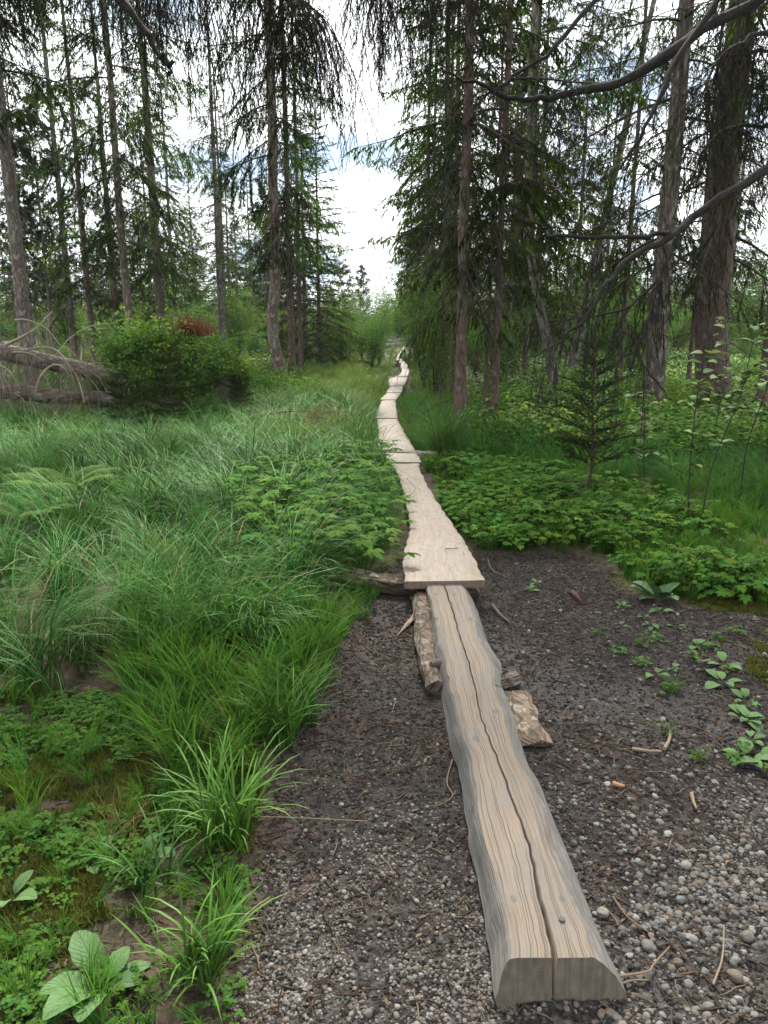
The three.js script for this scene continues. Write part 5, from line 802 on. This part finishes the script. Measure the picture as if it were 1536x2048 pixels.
// bilberry carpet under the trees
{
  const F = new Field(), F2 = new Field(), R = rng(970);
  for (let k = 0; k < 640; k++) { const right = R() < 0.62, px = right ? 960 + R() * 720 : -150 + R() * 760, d = right ? 8.5 + R() * 28 : 14.5 + R() * 32, p = G(px, d), s = 0.55 + R() * 0.6; (R() < 0.6 ? F : F2).put(R() < 0.6 ? V.berry.green : V.berryY.green, mat4([p[0], -0.12, p[2]], 0, R() * 6.28, 0, s * 1.3, s, s * 1.3), tint(R, 0.35)); }
  F.done('undergrowth', M.leaf, 'bilberry undergrowth covering the forest floor', 'undergrowth'); F2.done('undergrowth', M.glossLeaf, 'glossier bilberry undergrowth on the forest floor', 'undergrowth');
}
// ---------------------------------------------------------------- gravel, crumbs and litter on the trodden soil
{
  const peb = [0, 1, 2, 3].map((k) => { const g = new THREE.IcosahedronGeometry(1, 2), p = g.attributes.position; for (let i = 0; i < p.count; i++) { const v = [p.getX(i), p.getY(i), p.getZ(i)], n = 0.78 + 0.44 * vn(v[0] * 1.3 + k * 9 + 5, v[1] * 1.3 + 5, v[2] * 1.3 + 5.5); p.setXYZ(i, v[0] * n, v[1] * n * 0.62, v[2] * n * 0.82); } g.computeVertexNormals(); const c = new Float32Array(p.count * 3).fill(1); g.setAttribute('color', new THREE.BufferAttribute(c, 3)); return g; });
  const clod = (() => { const g = new THREE.IcosahedronGeometry(1, 1), p = g.attributes.position; for (let i = 0; i < p.count; i++) { const v = [p.getX(i), p.getY(i), p.getZ(i)], n = 0.6 + 0.8 * vn(v[0] * 2 + 5, v[1] * 2 + 5, v[2] * 2 + 5.5); p.setXYZ(i, v[0] * n, v[1] * n * 0.6, v[2] * n); } g.computeVertexNormals(); g.setAttribute('color', new THREE.BufferAttribute(new Float32Array(p.count * 3).fill(1), 3)); return g; })();
  const F = new Field(), C = new Field(), tones = [[0.24, 0.225, 0.2], [0.16, 0.155, 0.145], [0.33, 0.31, 0.275], [0.27, 0.2, 0.14], [0.1, 0.097, 0.092], [0.33, 0.31, 0.28], [0.2, 0.15, 0.115]];
  scatter(MUD, 24000, 980, (x, z, R) => { if (onWalk(x, z)) return false; const near = smooth(-4.2, -1.4, z); if (R() > 0.12 + near) return false; const g = gravelAt(x, z); if (R() > (0.07 + g * 0.75) * (0.3 + smooth(0.38, 0.6, fbm(x * 5 + 12, z * 5, 0, 3)))) return false; const big = Math.pow(R(), 5), s = 0.002 + 0.003 * R() + big * 0.01 * (x > 0.4 ? 1 : 0.5), t = tones[Math.floor(Math.pow(R(), 1.25) * 6.99)], k = (0.3 + R() * 0.42); F.put(peb[Math.floor(R() * 4)], mat4([x, gh(x, z) + s * 0.15, z], (R() - 0.5) * 0.9, R() * 6.28, (R() - 0.5) * 0.9, s), [t[0] * k, t[1] * k, t[2] * k]); });
  F.done('gravel', M.stone, 'small mixed grey and tan gravel pressed into the soil', 'gravel');
  scatter(MUD, 34000, 981, (x, z, R) => { if (onWalk(x, z) || mudness(x, z) < R()) return false; const s = 0.0022 + Math.pow(R(), 4) * 0.007, k = 0.6 + R() * 0.9; C.put(clod, mat4([x, gh(x, z) + s * 0.1, z], R() * 3, R() * 6.28, R() * 3, s), [0.026 * k, 0.021 * k, 0.0185 * k]); });
  C.done('soil_crumbs', M.soil, 'dark crumbs of trodden humus', 'soil');
  // litter: needles, bits of twig and bark
  const st = new MB(); tube(st, [[-0.5, 0, 0], [-0.15, 0.03, 0.02], [0.2, 0.02, -0.03], [0.5, 0, 0.01]], [0.02, 0.026, 0.022, 0.012], 5, [1, 1, 1]); const sg = st.geo();
  const ch = new MB(); leaf(ch, [-0.5, 0, 0], [1, 0.02, 0], 1, 0.4, [1, 1, 1], { seg: 3, fold: 0.25, droop: 0.15, prof: (t) => 0.5 + 0.5 * Math.sin(t * 3.1) }); const cg = ch.geo();
  const L = new Field();
  const put = (x, z, R) => { const k = 0.5 + R() * 0.8, kind = R(), col = kind < 0.5 ? [0.075 * k, 0.05 * k, 0.034 * k] : kind < 0.72 ? [0.15 * k, 0.115 * k, 0.08 * k] : [0.04 * k, 0.03 * k, 0.024 * k], l = 0.012 + Math.pow(R(), 3) * 0.09; R() < 0.86 ? L.put(sg, mat4([x, gh(x, z) + 0.003, z], (R() - 0.5) * 0.2, R() * 6.28, (R() - 0.5) * 0.3, l, 0.05 + l * 0.4, 0.05 + l * 0.4), col) : L.put(cg, mat4([x, gh(x, z) + 0.004, z], (R() - 0.5) * 0.5, R() * 6.28, (R() - 0.5) * 0.5, 0.008 + R() * 0.02), col); };
  scatter(MUD, 9000, 982, (x, z, R) => { if (onWalk(x, z) || R() > 0.3 + 0.7 * (1 - smooth(0, 0.6, sdf(MUD, x, z))) + smooth(0.45, 0.6, fbm(x * 2.2 + 9, z * 2.2, 0, 3))) return false; put(x, z, R); });
  scatter(polyW([[-250, 1400], [400, 1400], [560, 1560], [520, 2200], [-250, 2200]]), 2600, 983, (x, z, R) => put(x, z, R));
  L.done('litter', M.wood, 'fine litter of needles, bark bits and twig pieces', 'litter');
  // single larger stones
  const R = rng(990);
  [[737, 2035, 0.013, 'round grey pebble on the gravel below the log beam end', [0.17, 0.16, 0.15]], [1495, 1876, 0.02, 'largest smooth grey pebble on the gravel by the long thin twig', [0.2, 0.185, 0.16]], [895, 1716, 0.013, 'lone blue grey pebble left of the log beam', [0.16, 0.16, 0.16]], [1215, 1569, 0.014, 'white flat stone on dark mud beside the orange wood chip', [0.5, 0.48, 0.45]], [1380, 1556, 0.016, 'olive grey pebble beside the stick ends', [0.16, 0.145, 0.11]], [1370, 1740, 0.018, 'angular pale stone among the gravel', [0.33, 0.31, 0.27]], [1297, 1893, 0.02, 'oval grey brown pebble beside the log beam corner', [0.22, 0.2, 0.17]], [1205, 1830, 0.018, 'cream pebble touching the right flank of the log beam', [0.36, 0.33, 0.28]], [1470, 1950, 0.02, 'broad brown pebble near the thin twig on gravel', [0.2, 0.16, 0.12]], [1360, 1806, 0.015, 'bluish oval pebble on the gravel slope', [0.2, 0.21, 0.22]], [1310, 1595, 0.013, 'pale pebble in dark mud near the small wood bits', [0.38, 0.37, 0.33]], [1335, 1672, 0.014, 'white pebble lying under the moss patch', [0.42, 0.41, 0.38]]].forEach(([x, y, s, label, c]) => { const p = P(x, y), o = new THREE.Mesh(peb[Math.floor(R() * 4)], Object.assign(new THREE.MeshStandardMaterial({ color: new THREE.Color().setRGB(...c.map((x) => x * 0.62)), roughness: 0.7 }), { name: 'stone' })); o.name = numbered('pebble'); o.position.set(p[0], gh(p[0], p[2]) + s * 0.35, p[2]); o.scale.setScalar(s); o.rotation.y = R() * 6; o.castShadow = o.receiveShadow = true; scene.add(o); tag(o, label, 'stone'); });
}
// fallen twigs that can be told apart
function twig(label, px, w, c, h = 0.012, name = 'fallen_twig') { const m = new MB(), w0 = px.map(([x, y]) => on(x, y, h)), o = [w0[0][0], 0, w0[0][2]], cv = curve(w0.map((p) => sub(p, o)), px.length * 4); tube(m, cv, cv.map((_, k) => lerp(w, w * 0.55, k / (cv.length - 1)) / 2), 6, c, { wob: 0.15, freq: 40, cap: 1 }); const t = m.mesh(numbered(name), M.wood, scene); t.position.set(...o); return tag(t, label, 'twig'); }
const TW = [0.2, 0.145, 0.1], TD = [0.085, 0.06, 0.045], TP = [0.27, 0.21, 0.145];
twig('long curved brown twig lying against the sawn end of the log beam', [[1163, 1992], [1225, 1976], [1296, 1964], [1304, 1945], [1338, 1902]], 0.009, TW, 0.02);
twig('short brown twig forking off near the sawn end of the log beam', [[1212, 1998], [1260, 1980], [1295, 1978]], 0.007, TW, 0.015);
twig('long thin pale twig lying on the gravel', [[1426, 1972], [1444, 1920], [1447, 1860]], 0.006, TP);
twig('thin twig crossing gravel beside the log beam flank', [[1225, 1804], [1255, 1845], [1295, 1870]], 0.006, TW);
twig('pale bent stick on mud, upper arm of a fork', [[1328, 1504], [1338, 1484], [1341, 1464]], 0.016, TP, 0.02);
twig('pale flat stick on mud, lower arm of a fork', [[1264, 1503], [1295, 1508], [1322, 1508]], 0.014, TP, 0.015);
twig('stout dark stick on mud near the cone', [[984, 1214], [1000, 1232], [1018, 1250]], 0.02, [0.14, 0.105, 0.08], 0.018);
twig('thin dark stick beside the stout one on mud', [[1014, 1214], [1012, 1234], [1028, 1254]], 0.008, TD);
twig('brown forked twig left of the log beam', [[905, 1526], [894, 1568], [905, 1592], [880, 1608], [865, 1612]], 0.006, TW);
twig('long dark twig across the mud left of the log beam', [[735, 1448], [790, 1462], [840, 1470]], 0.006, TD);
twig('dark twig curving over mud by the bark slab', [[770, 1560], [830, 1528], [842, 1510]], 0.006, TD);
twig('straw stalk pointing from the arching tuft over the gravel', [[500, 1640], [580, 1646], [735, 1652]], 0.004, TP);
twig('bent straw stalk below the arching tuft', [[470, 1866], [500, 1830], [540, 1802]], 0.006, TP);
twig('pale root end sticking out between small rosettes', [[1388, 1312], [1400, 1326], [1420, 1326]], 0.016, TP, 0.015);
twig('long thin twig across mud beyond the cone', [[1210, 1212], [1262, 1232], [1270, 1248]], 0.006, TD);
twig('thin pale twig at the far rim of the mud', [[975, 1122], [985, 1140], [1015, 1155]], 0.008, TW);
twig('thin curved twig lying on the first plank', [[815, 1040], [830, 1022], [812, 1002]], 0.005, TD, 0.165);
twig('short brown twig lying at the end of the first plank', [[890, 1146], [903, 1144], [917, 1144]], 0.007, TD, 0.166);
twig('dead needle stalk lying on the log beam', [[988, 1437], [998, 1440], [1010, 1441]], 0.004, TD, 0.142);
twig('orange brown wood chip on dark mud beside a white stone', [[1226, 1572], [1236, 1576], [1248, 1576]], 0.02, [0.36, 0.22, 0.1], 0.012, 'wood_chip');
twig('brown chip beyond the crumbling board', [[1057, 1400], [1060, 1408], [1061, 1414]], 0.03, [0.26, 0.15, 0.1], 0.012, 'wood_chip');
twig('pale upright chip pair on gravelly mud', [[1382, 1598], [1386, 1612], [1392, 1626]], 0.014, TP, 0.014, 'wood_chip');
scene.fog = new THREE.FogExp2(new THREE.Color().setRGB(0.85, 0.9, 0.95), 0.0004);
renderer.render(scene, camera);
